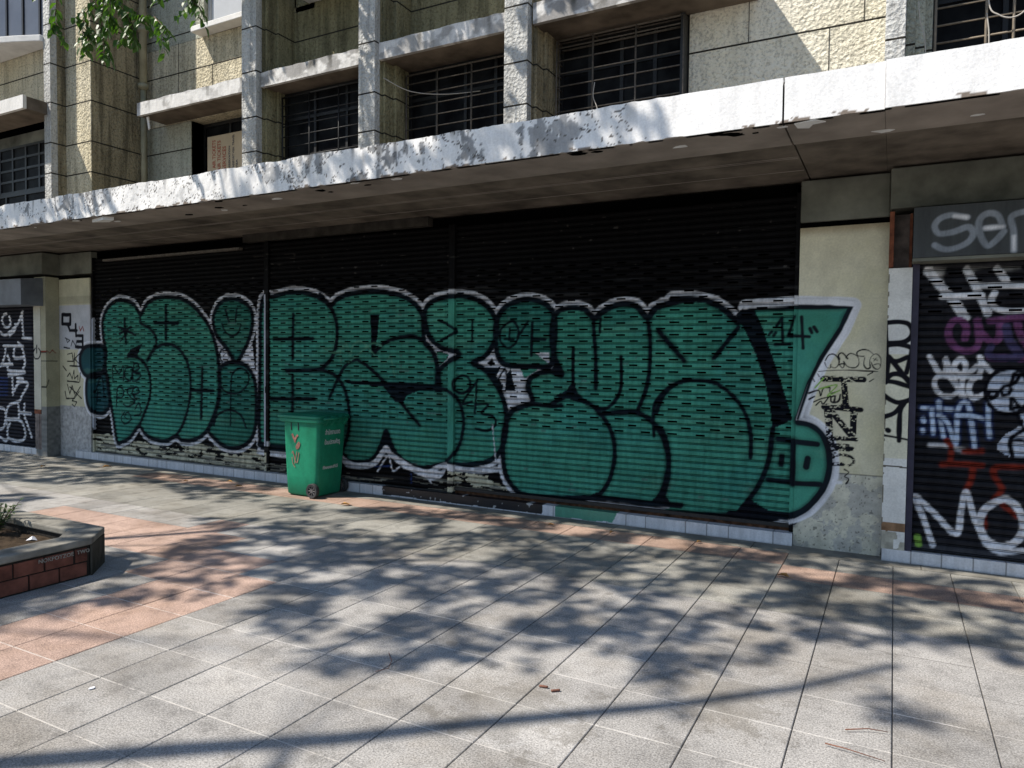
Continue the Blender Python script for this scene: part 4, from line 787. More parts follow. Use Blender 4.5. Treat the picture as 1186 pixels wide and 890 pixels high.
PITCH = .06
def shutter(name, x0, x1, z0, z1, y, surf, base, parent, slot_lo, slot_hi, res=.0095, slots=True):
    ns = int(round((z1 - z0) / PITCH))
    offs = [(0.0, .014), (.0045, -.003), (.0080, -.003), (.0110, .009), (.0145, -.002), (.021, -.009), (.038, -.010), (.050, -.006), (.0565, .001)]
    zs = []; ys = []; gr = []; kk = []; oi = []
    for k in range(ns):
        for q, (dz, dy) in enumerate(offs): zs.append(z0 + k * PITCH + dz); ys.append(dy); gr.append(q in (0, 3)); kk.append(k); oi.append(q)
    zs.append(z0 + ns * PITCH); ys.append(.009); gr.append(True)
    zs = np.array(zs); ys = np.array(ys); gr = np.array(gr)
    nc = int(round((x1 - x0) / res)) + 1; xs = np.linspace(x0, x1, nc); nr = len(zs)
    X, Z = np.meshgrid(xs, zs); Yd = np.repeat(ys[:, None], nc, 1)
    x = X.ravel(); z = Z.ravel()
    sag = (vn(x, z * .2, .7, 4) - .5) * .014 + (sst(vn(x, z, 1.9, 8), .72, .98) * .016) + (vn(x * .8, np.round((z - z0) / PITCH) * 5.3, 1, 6) - .5) * .003
    yy = y + Yd.ravel() + sag
    rgb = base(x, z); rgb = spray(surf, x, z, rgb)
    sk = np.floor((z - z0) / PITCH + 1e-6); rgb = rgb * (.86 + .24 * vn(x * .5, sk * 3.7, 1.6, 5) + .10 * (vn(x * 6, sk * 2.3, 1.0, 2) - .5))[:, None]
    wear = (vn(x * 9, sk * 7.1, 1.0, 11) > .90) & (np.abs((z - z0) / PITCH - sk - .72) < .16) & (rgb[:, 1] > .03); rgb[wear] = rgb[wear] * .55 + .05
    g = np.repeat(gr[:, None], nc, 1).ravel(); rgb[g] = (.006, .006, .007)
    F = gridfaces(nr, nc)
    keep = np.ones(F.shape[:2], bool)
    if slots:
        xc = (xs[:-1] + xs[1:]) / 2
        for k in range(ns):
            zk = z0 + k * PITCH
            if zk < slot_lo or zk > slot_hi: continue
            u = (xc + (.135 if k % 2 else 0) + 40) / .27 % 1
            keep[k * 9 + 5, u < .345] = False
    F = F[keep]
    return np_mesh(name, np.stack([x, yy, z], 1), F, MT['paint'], parent, rgb)
def flat(c): return lambda x, z: np.ones((len(x), 1)) * np.array(c)[None, :]

# ---------------------------------------------------------------- ground
g = MB(); g.add([(-400, -400, -.012), (400, -400, -.012), (400, 400, -.012), (-400, 400, -.012)], [(0, 1, 2, 3)])
tag(g.build('ground', MT['street']), kind='structure')

def in_poly(x, y, P):
    return bool(inside(np.array([x]), np.array([y]), [np.array(p, float) for p in P])[0])
TS = .397; TY = .3935; XO = .035; YO = -.275
# pavement slabs: each slab is a bevelled block with its own tone, joints are real gaps
xs_t = [XO + TS * i for i in range(-42, 12)]; ys_t = [YO - TY * j for j in range(0, 27)]
V = []; F = []; CC = []
def slab(x0, x1, y0, y1, c, dz, gx=.0026, gy=.0007):
    b = len(V); x0 += gx; x1 -= gx; y0 += gy; y1 -= gy; e = .003
    for (a, q, zz) in ((x0, y0, -.012), (x1, y0, -.012), (x1, y1, -.012), (x0, y1, -.012), (x0, y0, dz - e), (x1, y0, dz - e), (x1, y1, dz - e), (x0, y1, dz - e),
                       (x0 + e, y0 + e * .6, dz), (x1 - e, y0 + e * .6, dz), (x1 - e, y1 - e * .6, dz), (x0 + e, y1 - e * .6, dz)):
        V.append((a, q, zz)); CC.append(c)
    for f in ((0, 1, 5, 4), (1, 2, 6, 5), (2, 3, 7, 6), (3, 0, 4, 7), (4, 5, 9, 8), (5, 6, 10, 9), (6, 7, 11, 10), (7, 4, 8, 11), (8, 9, 10, 11)):
        F.append(tuple(i + b for i in f))
for i in range(len(xs_t) - 1):
    for j in range(len(ys_t) - 1):
        x0, x1, y1, y0 = xs_t[i], xs_t[i + 1], ys_t[j], ys_t[j + 1]
        cx, cy = (x0 + x1) / 2, (y0 + y1) / 2
        k = .86 + .22 * rnd.random()
        old = cy > -2.03
        c = np.array((.285, .277, .25)) if old else np.array((.335, .323, .308))
        if old and rnd.random() < .3: c = c * .88
        red = in_poly(cx, cy, RED_POLY) or (j == 1 and cx > -.8) or (j == 0 and cx < -.8 and cx > -9.2)
        if red: c = np.array((.44, .315, .26)) if not old else np.array((.36, .255, .205))
        slab(x0, x1, y0, y1, tuple(c * k), (rnd.random() - .5) * .002)
t = NT('granular_paving_slab'); a = t.n('ShaderNodeVertexColor', layer_name='paint')
big = t.noise(1.6, 6, .6); sp = t.noise(115, 3, .8); st = t.noise(5.5, 5, .7)
c = t.mix(a.outputs[0], t.ramp(big, [(.34, .80), (.6, 1.06)]), 1.0, 'MULTIPLY')
c = t.mix(c, t.ramp(st, [(.32, .62), (.50, 1.0)]), .85, 'MULTIPLY')
bl2 = t.noise(.9, 7, .7)
c = t.mix(c, t.ramp(bl2, [(.36, (.70, .66, .60)), (.52, (1.0, 1.0, 1.0))]), .7, 'MULTIPLY')
c = t.mix(c, t.ramp(sp, [(.36, .50), (.5, 1.0), (.64, 1.5)]), .95, 'MULTIPLY')
spot = t.n('ShaderNodeTexVoronoi'); spot.inputs['Scale'].default_value = 2.1; t.l(t.P(), spot.inputs['Vector'])
c = t.mix(c, (.10, .09, .08), t.math('MULTIPLY', t.math('LESS_THAN', t.math('ADD', spot.outputs['Distance'], t.math('MULTIPLY', st, .12)), .125), .38))
sx = t.n('ShaderNodeSeparateXYZ'); t.l(t.P(), sx.inputs[0])
fr = t.math('FRACT', t.math('ADD', t.math('DIVIDE', t.math('SUBTRACT', YO, sx.outputs[1]), TY), 40.0))
ln = t.math('MULTIPLY', t.math('GREATER_THAN', t.math('ABSOLUTE', t.math('SUBTRACT', fr, .5)), .4915), t.ramp(st, [(.36, .12), (.5, .6)]))
near = t.math('LESS_THAN', sx.outputs[1], -2.95)
c = t.mix(c, t.mix((.11, .10, .09), (.60, .57, .53), near), ln)
br = t.n('ShaderNodeTexVoronoi'); br.inputs['Scale'].default_value = .62; t.l(t.P(), br.inputs['Vector'])
bl = t.math('MULTIPLY', t.math('LESS_THAN', t.math('ADD', br.outputs['Distance'], t.math('MULTIPLY', st, .9)), .62), .30)
c = t.mix(c, (.16, .145, .12), bl)
t.bump(sp, .6, .004); t.out(c, .88, .25); MT['slab'] = t.m
pv = np_mesh('pavement', V, F, MT['slab'], None, np.array(CC)); tag(pv, kind='structure')
k = MB(); x = -17.0
while x < 4.6:
    L = 1.1 + rnd.random() * .5; k.box(x + .002, x + L, YO + .002, .30, -.012, .003 + rnd.random() * .002); x += L + .004
tag(k.build('wall_footing_strip', m_plain('old_cement_strip', (.20, .19, .165), .92, .35, 5, .5, .15)), kind='structure')

# ---------------------------------------------------------------- the building
B = root('shophouse_building', 'old roughcast shophouse with white concrete canopy above graffiti covered roller shutters', 'building')

# base colours ---------------------------------------------------
def base_main(x, z):
    n = fbm(x, z, 1.2, 2)
    c = np.ones((len(x), 1)) * np.array((.006, .0055, .006)) * (.7 + .7 * n)[:, None]
    wash = sst(vn(x * .6, z * 9, 3, 2), .6, .9) * .02; c = c + (wash * (z < 2.5))[:, None]
    zone = np.where(x < -7.3, .42, np.where((x > -4.45) & (x < -3.35), .36, .13)) + (fbm(x, z, 2.5, 6) - .5) * .16
    zone = np.where(x > -3.35, -1, zone)
    chip = fbm(x * .55, z * 2.0, 10, 3, 5)
    m = (z < zone) & (chip > np.where(x < -7.3, .40 + (z - .18) * .55, .46))
    c[m] = np.array((.56, .53, .39)) * (.85 + .25 * vn(x[m], z[m], 20))[:, None]
    band = (np.abs(z - .47 - .05 * vn(x, x * 0, 1.3)) < .035) & (x > -7.3) & (x < -5.3)
    c[band] = (.45, .45, .47)
    low = (z < .26) & (fbm(x * .5, z * 6, 6, 12) > .60) & (x < -3.4)
    c[low] = (.22, .21, .17)
    # pale numbers and wear high up on the black part
    hi = (z > 2.5) & (vn(x * 5, z * 22, 3, 8) > .93); c[hi] = (.06, .055, .05)
    return c
def base_right(x, z):
    c = np.ones((len(x), 1)) * np.array((.020, .020, .024)) * (.7 + .6 * fbm(x, z, 2, 3))[:, None]
    lo = sst(z, .22, .10) * .5; return c * (1 - lo[:, None]) + np.array((.10, .105, .12)) * lo[:, None]
def base_left(x, z): return np.ones((len(x), 1)) * np.array((.018, .018, .026)) * (.7 + .6 * fbm(x, z, 2, 3))[:, None]
def base_pillar(x, z):
    c = np.ones((len(x), 1)) * np.array((.74, .69, .51))
    f = fbm(x, z, 2.0, 3); c = c * (.86 + .22 * f)[:, None]
    yel = sst(fbm(x, z, 1.6, 21), .5, .7)[:, None] * .35; c = c * (1 - yel) + np.array((.56, .52, .30)) * yel
    wsh = sst(fbm(x, z, 3.1, 14), .6, .72)[:, None] * .5 * ((z > 1.5) & (z < 2.0))[:, None]; c = c * (1 - wsh) + np.array((.62, .62, .60)) * wsh
    rough = (z < .68 + .01 * vn(x, z, 9))
    s_ = fbm(x, z, 9, 5, 5); r = np.where((s_ > .5)[:, None], np.array((.64, .61, .49))[None, :], np.array((.48, .465, .41))[None, :])
    spk = vn(x, z, 75, 2) > .86
    r = r * (.85 + .3 * vn(x, z, 30))[:, None]; r[spk] *= .45
    lowm = sst(z, .25, .0)[:, None] * .45 * fbm(x, z, 6, 2)[:, None]; r = r * (1 - lowm) + np.array((.10, .10, .085)) * lowm
    c[rough] = r[rough]
    ln = np.abs(z - .685) < .006; c[ln] *= .5
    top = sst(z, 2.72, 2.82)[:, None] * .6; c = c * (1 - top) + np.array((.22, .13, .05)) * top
    ed = (np.abs(x + .052) < .008) & (vn(z, z, 20) > .3); c[ed] = (.09, .08, .06)
    return c
def base_pilL(x, z):
    c = np.ones((len(x), 1)) * np.array((.58, .54, .38)) * (.85 + .25 * fbm(x, z, 2.5, 3))[:, None]
    wp = (z > 1.72) & (z < 2.42); c[wp] = np.array((.50, .50, .52)) * (.9 + .15 * vn(x[wp], z[wp], 5))[:, None]
    gl = (z > 2.44) & (z < 2.56); c[gl] *= .8
    r = z < .82; s_ = vn(x, z, 26) * .6 + .4 * vn(x, z, 60); c[r] = (np.array((.44, .43, .42)) * (.55 + .8 * s_[r])[:, None])
    return c
def base_sideL(x, z):
    c = np.ones((len(x), 1)) * np.array((.40, .38, .27)) * (.8 + .3 * fbm(x, z, 2.5, 3))[:, None]
    r = z < .80; c[r] = np.array((.22, .22, .21)) * (.6 + .6 * vn(x[r], z[r], 26))[:, None]
    return c
def base_jamb(x, z):
    c = np.ones((len(x), 1)) * np.array((.76, .75, .71)) * (.88 + .18 * fbm(x, z, 3, 3))[:, None]
    yel = ((z < 1.72) & (z > .86)); c[yel] = np.array((.68, .655, .51)) * (.9 + .15 * vn(x[yel], z[yel], 6))[:, None]
    j = np.abs(z - .80 + .01 * vn(x, x, 9)) < .006; c[j] = (.10, .09, .07)
    br = (z < .33) & (z > .25 + .02 * vn(x, z, 12)) & (vn(x, z, 9, 2) > .12); c[br] = np.array((.27, .16, .09)) * (.6 + .7 * vn(x[br], z[br], 30))[:, None]
    lo = (z < .25) & ~((x > .03) & (vn(x, z, 16, 3) > .45)); c[lo] = np.array((.42, .40, .33)) * (.7 + .5 * vn(x[lo], z[lo], 30))[:, None]
    ed = (x < -.048) & (vn(z, z, 14, 2) > .62); c[ed] = (.22, .20, .15)
    return c
def base_fascia(x, z):
    h = (z - 3.236) / .296
    c = np.ones((len(x), 1)) * np.array((.88, .87, .86)) * (.95 + .09 * fbm(x, z, 3, 3))[:, None]
    dirt = np.interp(x, [-14, -10.2, -8.2, -7.6, -5.6, -4.6, -2.2, -1.8, -1.2, 2], [.50, .56, .46, .26, .30, .60, .52, .28, .04, .02])
    dirt = dirt * (.62 + .45 * vn(x, x * 0, 1.2))
    n1 = fbm(x * 1.0, z * 1.5, 3.6, 7, 7); n1 = n1 + (vn(x, z, 38, 9) - .5) * .10; n2 = fbm(x * 3.4, z * .7, 5.0, 3, 6)
    gm = sst(n1 * .65 + n2 * .35, .675 - .30 * dirt, .70 - .29 * dirt) * np.clip(dirt * 1.8, 0, 1) * .9
    grey = np.array((.19, .195, .205))[None, :] * (.7 + .6 * vn(x, z, 17, 3))[:, None]
    c = c * (1 - gm[:, None]) + grey * gm[:, None]
    st = sst(vn(x, z * .10, 17, 5), .66, .9) * sst(h, .1, 1.0) * dirt * 1.9; st = np.clip(st, 0, .75)[:, None]
    c = c * (1 - st) + np.array((.10, .10, .10)) * st
    # cracks and lifted paint edges
    cr = ((np.abs(fbm(x, z * 1.5, 2.6, 31, 6) - .5) < .005) | (np.abs(n1 - (.665 - .295 * dirt)) < .006)) & (dirt > .2); c[cr] = (.10, .09, .085)
    sp = (vn(x, z, 55, 6) > .975) & (dirt > .25); c[sp] = (.12, .11, .10)
    low = (h < .02 + .10 * vn(x, x * 0, 23, 4)) & (fbm(x, z, 9, 15, 6) > .57); c[low] = (.22, .18, .15)
    return c
def jit_fascia(x, z):
    d = (fbm(x, z, 2.6, 31, 5) - .5) * .030 * np.interp(x, [-1.6, -1.1], [1, .25])
    top = sst(z, 3.45, 3.532); zz = z + top * (fbm(x, x * 0, 5, 8, 4) - .55) * .035 * np.interp(x, [-1.6, -1.1], [1, .3])
    bot = 1 - sst(z, 3.236, 3.28); zz = zz + bot * np.maximum(0, vn(x, x * 0, 11, 5) - .66) * .06 * np.interp(x, [-1.6, -1.1], [1, .2])
    return d, zz
def base_step(n, off, wd=.198, paintx=True):
    def f(x, z):
        c = np.ones((len(x), 1)) * np.array((.66, .67, .70)) * (.85 + .22 * fbm(x, z, 4, n))[:, None]
        tid = np.floor((x - off) / wd); c = c * (.92 + .12 * vn(tid * 3.3, tid * 0, 1))[:, None]
        c[((x - off) / wd % 1) * wd < .007] = (.16, .16, .16)
        if paintx:
            bk = (x > -5.35 + .03 * vn(z, z, 30)) & (x < -3.23 + .06 * z) & (z > .012 + .012 * vn(x, x * 0, 7)); c[bk] = np.array((.012, .012, .016)); 
            chip = bk & (vn(x, z, 30, 4) > .90); c[chip] = (.4, .4, .4)
            gr = (x > -3.08) & (x < -2.52 + .15 * vn(x * 1, z, 20)) & (z > .025 * vn(x, z, 14)); c[gr] = (.075, .27, .19)
        dk = sst(z, .022, .0)[:, None] * .5; return c * (1 - dk) + np.array((.08, .08, .07)) * dk
    return f

# ground floor ----------------------------------------------------
sh_y = .06
bays = [(-11.02, -7.335, .125), (-7.255, -4.455, .125), (-4.375, -.80, .185)]
for (a, b, zb) in bays:
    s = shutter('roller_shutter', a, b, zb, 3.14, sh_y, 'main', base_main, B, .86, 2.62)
    bb = MB(); bb.box(a + .002, b - .002, sh_y - .012, sh_y + .03, zb - .035, zb - .001)
    bb.build('bottom_rail', MT['blackiron'], s)
tag(B.children[0], 'green and black shutter with white lined lettering and cream paint flaking along its foot')
tag(B.children[1], 'green and black shutter with crossed lettering behind the green bin')
tag(B.children[2], 'widest green graffiti shutter below the exclamation mark arrow')
# rusty threshold gap under right bay
th = MB(); th.box(-4.375, -.80, .075, .16, .10, .150); th.build('threshold_rail', m_plain('rusted_sill_metal', (.07, .035, .02), .9, .8, 16, .8, .1), B)
def base_guide(x, z):
    c = base_main(x, z); 
    wm = (x < -7.302) & (vn(x, z * .6, 6, 3) > .25) & (z > .45) & (z < 2.45); c[wm] = (.42, .44, .50)
    return c
for (a, b, s_) in [(-7.335, -7.255, 'white'), (-4.455, -4.375, 'green'), (-.80, -.762, 'green'), (-11.06, -11.02, 'black')]:
    surf = 'none' if s_ == 'white' else 'main'
    panel('shutter_guide', a + .001, b - .001, .12, 3.14, .022, .06, surf, base_guide, MT['paint'], B, .011)
# plinth
panel('tiled_step', -11.42, -.764, 0.004, .115, -.03, .33, 'none', base_step(2, -11.42), MT['tile'], B, .008)
panel('tiled_step', -.055, 3.6, 0.004, .105, -.13, .42, 'none', base_step(5, -.055, .215, False), MT['tile'], B, .008)
panel('tiled_step', -17.0, -12.13, 0.004, .11, -.17, .46, 'none', base_step(8, -17, .2, False), MT['tile'], B, .012)
# pillars
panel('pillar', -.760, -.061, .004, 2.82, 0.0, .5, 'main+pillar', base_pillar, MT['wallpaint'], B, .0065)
tag(B.children[-1], 'cream pillar carrying the arrow end of the green lettering')
panel('pillar', -11.87, -11.062, .004, 2.83, 0.0, .5, 'main+pilL', base_pilL, MT['wallpaint'], B, .010)
panel('side_return', -.21, -.001, .004, 2.86, 0, .3, 'sideL', base_sideL, MT['wallpaint'], B, .012, axis='y', plane=-11.872)
panel('door_jamb', -.059, .112, .105, 2.42, -.13, .3, 'jamb', base_jamb, MT['wallpaint'], B, .0055)
tag(B.children[-1], 'white jamb strip with a bold black vertical tag')
panel('door_jamb', -12.2, -12.01, .75, 2.42, -.215, .3, 'stripL', flat((.52, .50, .42)), MT['wallpaint'], B, .012)
r_ = MB(); r_.box(-12.19, -12.02, -.212, -.05, .11, .68); r_.box(-12.12, -12.06, -.22, -.212, .11, .68); r_.build('exposed_jamb_post', m_plain('brown_grey_post', (.16, .13, .12), .8, .5, 12, .4), B)
r_ = MB(); r_.box(-12.195, -12.015, -.218, -.05, .681, .749); r_.build('rusty_jamb_patch', MT['rust'], B)
# extend the graffiti that runs over the pillar (same coats of paint)
# right shop
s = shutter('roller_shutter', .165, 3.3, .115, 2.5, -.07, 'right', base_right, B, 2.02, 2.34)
tag(s, 'black shutter covered in white, purple and blue scrawled tags')
bb = MB(); bb.box(.165, 3.3, -.085, -.04, .108, .114); bb.build('bottom_rail', MT['blackiron'], s)
gd = MB(); gd.box(.113, .163, -.118, .17, .106, 2.46); gd.build('shutter_guide', m_plain('violet_black_guide', (.028, .025, .045), .6, .3, 9, .1), B)
def base_sign(x, z): return np.ones((len(x), 1)) * np.array((.042, .045, .045)) * (.8 + .35 * fbm(x, z, 2.5, 3))[:, None]
panel('sign_box', .108, 3.4, 2.475, 2.868, -.30, .28, 'signR', base_sign, m_paint('painted_sign_metal', .5, .35, .1), B, .008)
tag(B.children[-1], 'dark grey sign box sprayed SER in white')
lb = MB(); lb.box(.106, 3.4, -.295, -.02, 2.448, 2.472); lb.build('sign_box_underside', MT['beam'], B)
for a_ in ((-.062, -.028, -.115, -.02, 2.43, 2.885), (.085, .105, -.05, .0, 2.43, 2.87)): MB().box(*a_).build('rusty_steel_post', MT['rust'], B)
rc = MB(); rc.box(-.027, .084, -.02, .02, 2.421, 2.87); rc.build('recess_back', m_plain('dark_brown_recess', (.09, .07, .06), .9, .6, 9, .3), B)  # recess back in a dark mottled brown
# left shop
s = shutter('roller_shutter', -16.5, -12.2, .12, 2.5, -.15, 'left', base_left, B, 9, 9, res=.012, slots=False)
tag(s, 'dark shutter scrawled with thin white lettering')
sb = MB(); sb.add([(-16.5, -.54, 2.44), (-11.93, -.54, 2.40), (-11.93, -.54, 2.80), (-16.5, -.54, 2.84), (-16.5, -.14, 2.44), (-11.93, -.14, 2.40), (-11.93, -.22, 2.84), (-16.5, -.22, 2.88)],
                  [(0, 1, 2, 3), (1, 5, 6, 2), (5, 4, 7, 6), (4, 0, 3, 7), (3, 2, 6, 7), (4, 5, 1, 0)])
sb.build('sign_box', m_plain('blue_grey_sign_metal', (.13, .14, .16), .55, .35, 3, .1, .3), B)
# beams under the canopy
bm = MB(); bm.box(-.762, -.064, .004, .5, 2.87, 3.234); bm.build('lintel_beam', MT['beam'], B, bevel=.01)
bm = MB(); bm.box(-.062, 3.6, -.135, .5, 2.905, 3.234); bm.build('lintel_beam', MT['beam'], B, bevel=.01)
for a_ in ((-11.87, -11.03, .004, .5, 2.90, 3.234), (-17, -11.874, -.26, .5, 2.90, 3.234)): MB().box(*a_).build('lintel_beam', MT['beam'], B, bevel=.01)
bx = MB(); bx.box(-.762, -.064, .03, .5, 2.822, 2.868); bx.build('dark_gap', MT['black'], B)
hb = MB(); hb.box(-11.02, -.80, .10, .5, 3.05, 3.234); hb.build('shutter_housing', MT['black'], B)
hb = MB(); hb.box(-7.70, -4.72, -.002, .098, 3.15, 3.2545); hb.build('lintel_beam', m_plain('dark_lintel_concrete', (.045, .04, .034), .95, .5, 5, .3, .05), B)  # this lintel is coloured darker than the other beams
for y_ in (-.74, -.70, -.30): MB().box(-17, -.71, y_, y_ + .006, 3.2525, 3.2555).build('formwork_ridge', MT['soffit'], B)
hb = MB(); hb.box(-10.7, -7.75, -.02, .045, 3.06, 3.09); hb.build('housing_conduit', MT['iron'], B)
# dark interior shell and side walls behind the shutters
it = []; it_ = lambda *a: MB().box(*a).build('interior_wall', MT['dark'], B); it_(-17, 3.6, .9, 1.0, 0, 3.234); it_(-17, -16.9, -.1, .9, 0, 3.234); it_(3.5, 3.6, .5, .9, 0, 3.234); it_(-12.2, -11.88, .31, .9, 0, 3.0); it_(-.75, -.07, .51, .9, 0, 3.2)

# canopy ------------------------------------------------------------
for (a, b, yf) in [(-17.0, -.703, -1.70), (-.690, -.094, -1.70), (-.092, 3.6, -1.722)]:
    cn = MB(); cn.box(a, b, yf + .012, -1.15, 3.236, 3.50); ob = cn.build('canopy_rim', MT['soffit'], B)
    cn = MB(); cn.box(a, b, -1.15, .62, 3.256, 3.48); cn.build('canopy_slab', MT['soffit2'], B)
    panel('canopy_fascia', a, b, 3.236, 3.532, yf, .05, 'none', base_fascia, MT['plaster'], B, .012, jit=jit_fascia)
# drips / spalls hanging under the rim
for k in range(26):
    x = -11 + rnd.random() * 11.8; y = -1.68 + rnd.random() * .45; s_ = .02 + rnd.random() * .05
    q = MB(); n = 7; q.prism([(x + math.cos(a * 6.283 / n) * s_ * (.6 + .8 * rnd.random()), y + math.sin(a * 6.283 / n) * s_ * .5 * (.6 + .8 * rnd.random())) for a in range(n)], 3.2325, 3.2358)
    q.build('soffit_patch', MT['dark'] if rnd.random() < .6 else MT['whiteledge'], B)
q = MB(); q.prism([(-.63, -1.66), (-.50, -1.69), (-.44, -1.62), (-.52, -1.60), (-.55, -1.53), (-.62, -1.56)], 3.228, 3.2355); q.build('flaking_paint', MT['whiteledge'], B)
q = MB(); q.prism([(-8.4, -1.60), (-8.1, -1.66), (-8.02, -1.58), (-8.2, -1.52)], 3.20, 3.2355); q.build('flaking_paint', MT['whiteledge'], B)

# upper floor ---------------------------------------------------------
TOP = 9.6; Z0 = 3.50
def fin(x0, x1, steps, mside, name='pilaster'):
    f = MB(); f.box(x0, x1, 0.0, .10, Z0, TOP, 0)
    f.box(x0 + .002, x1 - .002, .1005, .60, Z0, TOP, 1)
    xx = x1
    for (w_, yy) in steps: f.box(xx + .001 if xx == x1 else xx, xx + w_, yy, .60, Z0, TOP, 1); xx += w_
    return f.build(name, [MT['fin'], mside], B, bevel=.006)
fin(-7.712, -7.445, [(.04, .14), (.045, .30)], MT['shaded_olive'])
fin(-5.742, -5.495, [(.04, .14), (.045, .30)], MT['shaded_olive'])
fin(-3.758, -3.478, [(.04, .14), (.045, .30)], MT['shaded_ochre'])
fin(-.138, .012, [(.072, .18), (.072, .28), (.06, .38)], MT['gray_green'])
# infill walls at y .6 (above the hoods) and solid wall pieces
def wall(x0, x1, z0, z1, mat, y=.602, d=.35): 
    m_ = MB(); m_.box(x0, x1, y, y + d, z0, z1); return m_.build('infill_wall', mat, B)
HZ = 5.18
wall(-7.71, -5.4, HZ + .01, 6.40, MT['shaded_olive']); wall(-5.74, -3.4, HZ + .01, 6.40, MT['shaded_olive'], .603); wall(-3.76, -1.93, HZ + .01, TOP, MT['cream'], .604)
wall(-1.93, -.10, Z0, TOP, MT['pale']); wall(-.10, 3.6, HZ + .01, TOP, MT['pale'], .603)
wall(-10.6, -7.70, HZ + .01, 6.37, MT['cream']); wall(-10.6, -9.47, Z0, HZ, MT['gray_green'], .60)
wall(-10.6, -9.17, 6.375, TOP, MT['gray_green'], .60)
# thin vertical score lines in the plaster
for (x, za, zb) in [(-1.35, 4.775, 5.9), (-.62, 4.3, 4.775), (-.33, 4.775, 5.9), (-1.0, 5.365, 6), (-8.2, 5.937, 6.1), (-9.0, 5.38, 5.937), (-8.35, 5.5, 5.937), (-9.75, 5.5, 6.4)]: MB().box(x, x + .006, .597, .604, za, zb).build('plaster_joint', MT['mortar'], B)
# big column and the projecting left part
cm = MB(); cm.box(-11.118, -10.50, -.30, .60, Z0, TOP); cm.build('corner_pier', MT['cream'], B, bevel=.006)
cs = MB(); cs.box(-10.499, -10.494, -.292, .60, Z0, TOP); cs.build('pier_side', MT['shaded_ochre'], B)  # thin sheet giving the pier's shaded side its darker colour
pf = MB(); pf.box(-11.29, -11.122, -.52, -.42, Z0, TOP, 0); pf.box(-11.288, -11.12, -.4195, .3, Z0, TOP, 1); pf.build('pilaster', [MT['fin'], MT['shaded_ochre']], B, bevel=.006)
wall(-17, -11.29, 5.40, 6.30, MT['cream'], -.36)
wall(-17, -11.29, Z0, 3.9, MT['cream'], -.36); wall(-17, -13.62, 3.9, 5.0, MT['cream'], -.358)
wall(-17, -15.02, 6.30, TOP, MT['cream'], -.358)
# hoods
def hood(x0, x1, y0, z0, th, mat, parent=B, y1=.60, clean=.0):
    dd = clean
    def bs(x, z):
        c = np.ones((len(x), 1)) * np.array((.74, .73, .71)); h = (z - z0) / th
        n1 = fbm(x * 1.2, z * 2, 4, x0, 5)
        gm = sst(n1, .58 - dd * .3, .70 - dd * .2) * dd * 1.6; gm = np.clip(gm, 0, .95)[:, None]; c = c * (1 - gm) + np.array((.30, .29, .28)) * gm
        st = np.clip(sst(vn(x, z * .15, 12, x0), .55, .9) * h * dd * 2, 0, .85)[:, None]; return c * (1 - st) + np.array((.07, .065, .05)) * st
    o = panel('window_hood', x0, x1, z0, z0 + th, y0, .05, 'none', bs, MT['plaster'], parent, .014, jit=lambda x, z: ((fbm(x, z, 5, 2) - .5) * .012 * (dd > 0), z + (z > z0 + th * .8) * (vn(x, x * 0, 8) - .5) * .02 * (dd > 0)))
    b_ = MB(); b_.box(x0 + .001, x1 - .001, y0 + .03, y1, z0 + .003, z0 + th - .01); b_.build('hood_slab', MT['soffit2'], o)
    return o
hood(-10.05, -7.715, .12, 5.195, .19, None, clean=.35)
hood(-7.44, -5.745, .07, 5.17, .19, None, clean=.55)
hood(-5.49, -3.762, .07, 5.17, .20, None, clean=.45)
hood(-3.45, -1.26, .06, 5.165, .22, None, clean=.8)
hood(.015, 3.6, .06, 5.165, .20, None, clean=.1)
hood(-14, -11.205, -.86, 5.19, .19, None, clean=.0, y1=-.36)
# window openings of the first floor
def window(x0, x1, z0, z1, y, panes=3, mat=None, fm=None, trans=True):
    f = MB(); d = .05
    f.box(x0, x1, y, y + .05, z0, z0 + d); f.box(x0, x1, y, y + .05, z1 - d, z1); f.box(x0, x0 + d, y, y + .05, z0 + d, z1 - d); f.box(x1 - d, x1, y, y + .05, z0 + d, z1 - d)
    for i in range(1, panes): xx = x0 + (x1 - x0) * i / panes; f.box(xx - .02, xx + .02, y + .002, y + .048, z0 + d, z1 - d)
    if trans: zz = z0 + (z1 - z0) * .72; f.box(x0 + d, x1 - d, y + .004, y + .046, zz - .02, zz + .02)
    o = f.build('window', fm or MT['frame'], B)
    p = MB(); p.box(x0 + .01, x1 - .01, y + .022, y + .03, z0 + .01, z1 - .01); p.build('pane', mat or MT['glass'], o)
    return o
window(-7.36, -5.745, 3.9, HZ, .42); window(-5.41, -3.762, 3.9, HZ, .56, 4); window(-3.39, -1.93, 3.9, HZ, .62, 4)
window(.21, 3.5, 3.9, HZ, .62, 6); wa = window(-9.47, -7.715, 3.9, HZ, .82, 3)
# reveals (side cheeks and sills)
for x0, x1, y in [(-3.39, -1.93, .86), (.21, 3.5, .86), (-9.47, -7.715, .88)]:
    MB().box(x0, x1, .602, y, 3.5, 3.9).build('window_sill', MT['beam'], B)
for xa, xb in [(-7.382, -7.362), (-5.44, -5.42), (-3.415, -3.395), (-9.475, -9.47), (-1.935, -1.931)]: MB().box(xa, xb, .61, .95, 3.5, HZ).build('window_reveal', MT['shaded_olive'], B)
rb = MB(); rb.box(-17, 3.6, 1.06, 1.2, 3.48, TOP); rb.build('inner_wall', MT['dark'], B)
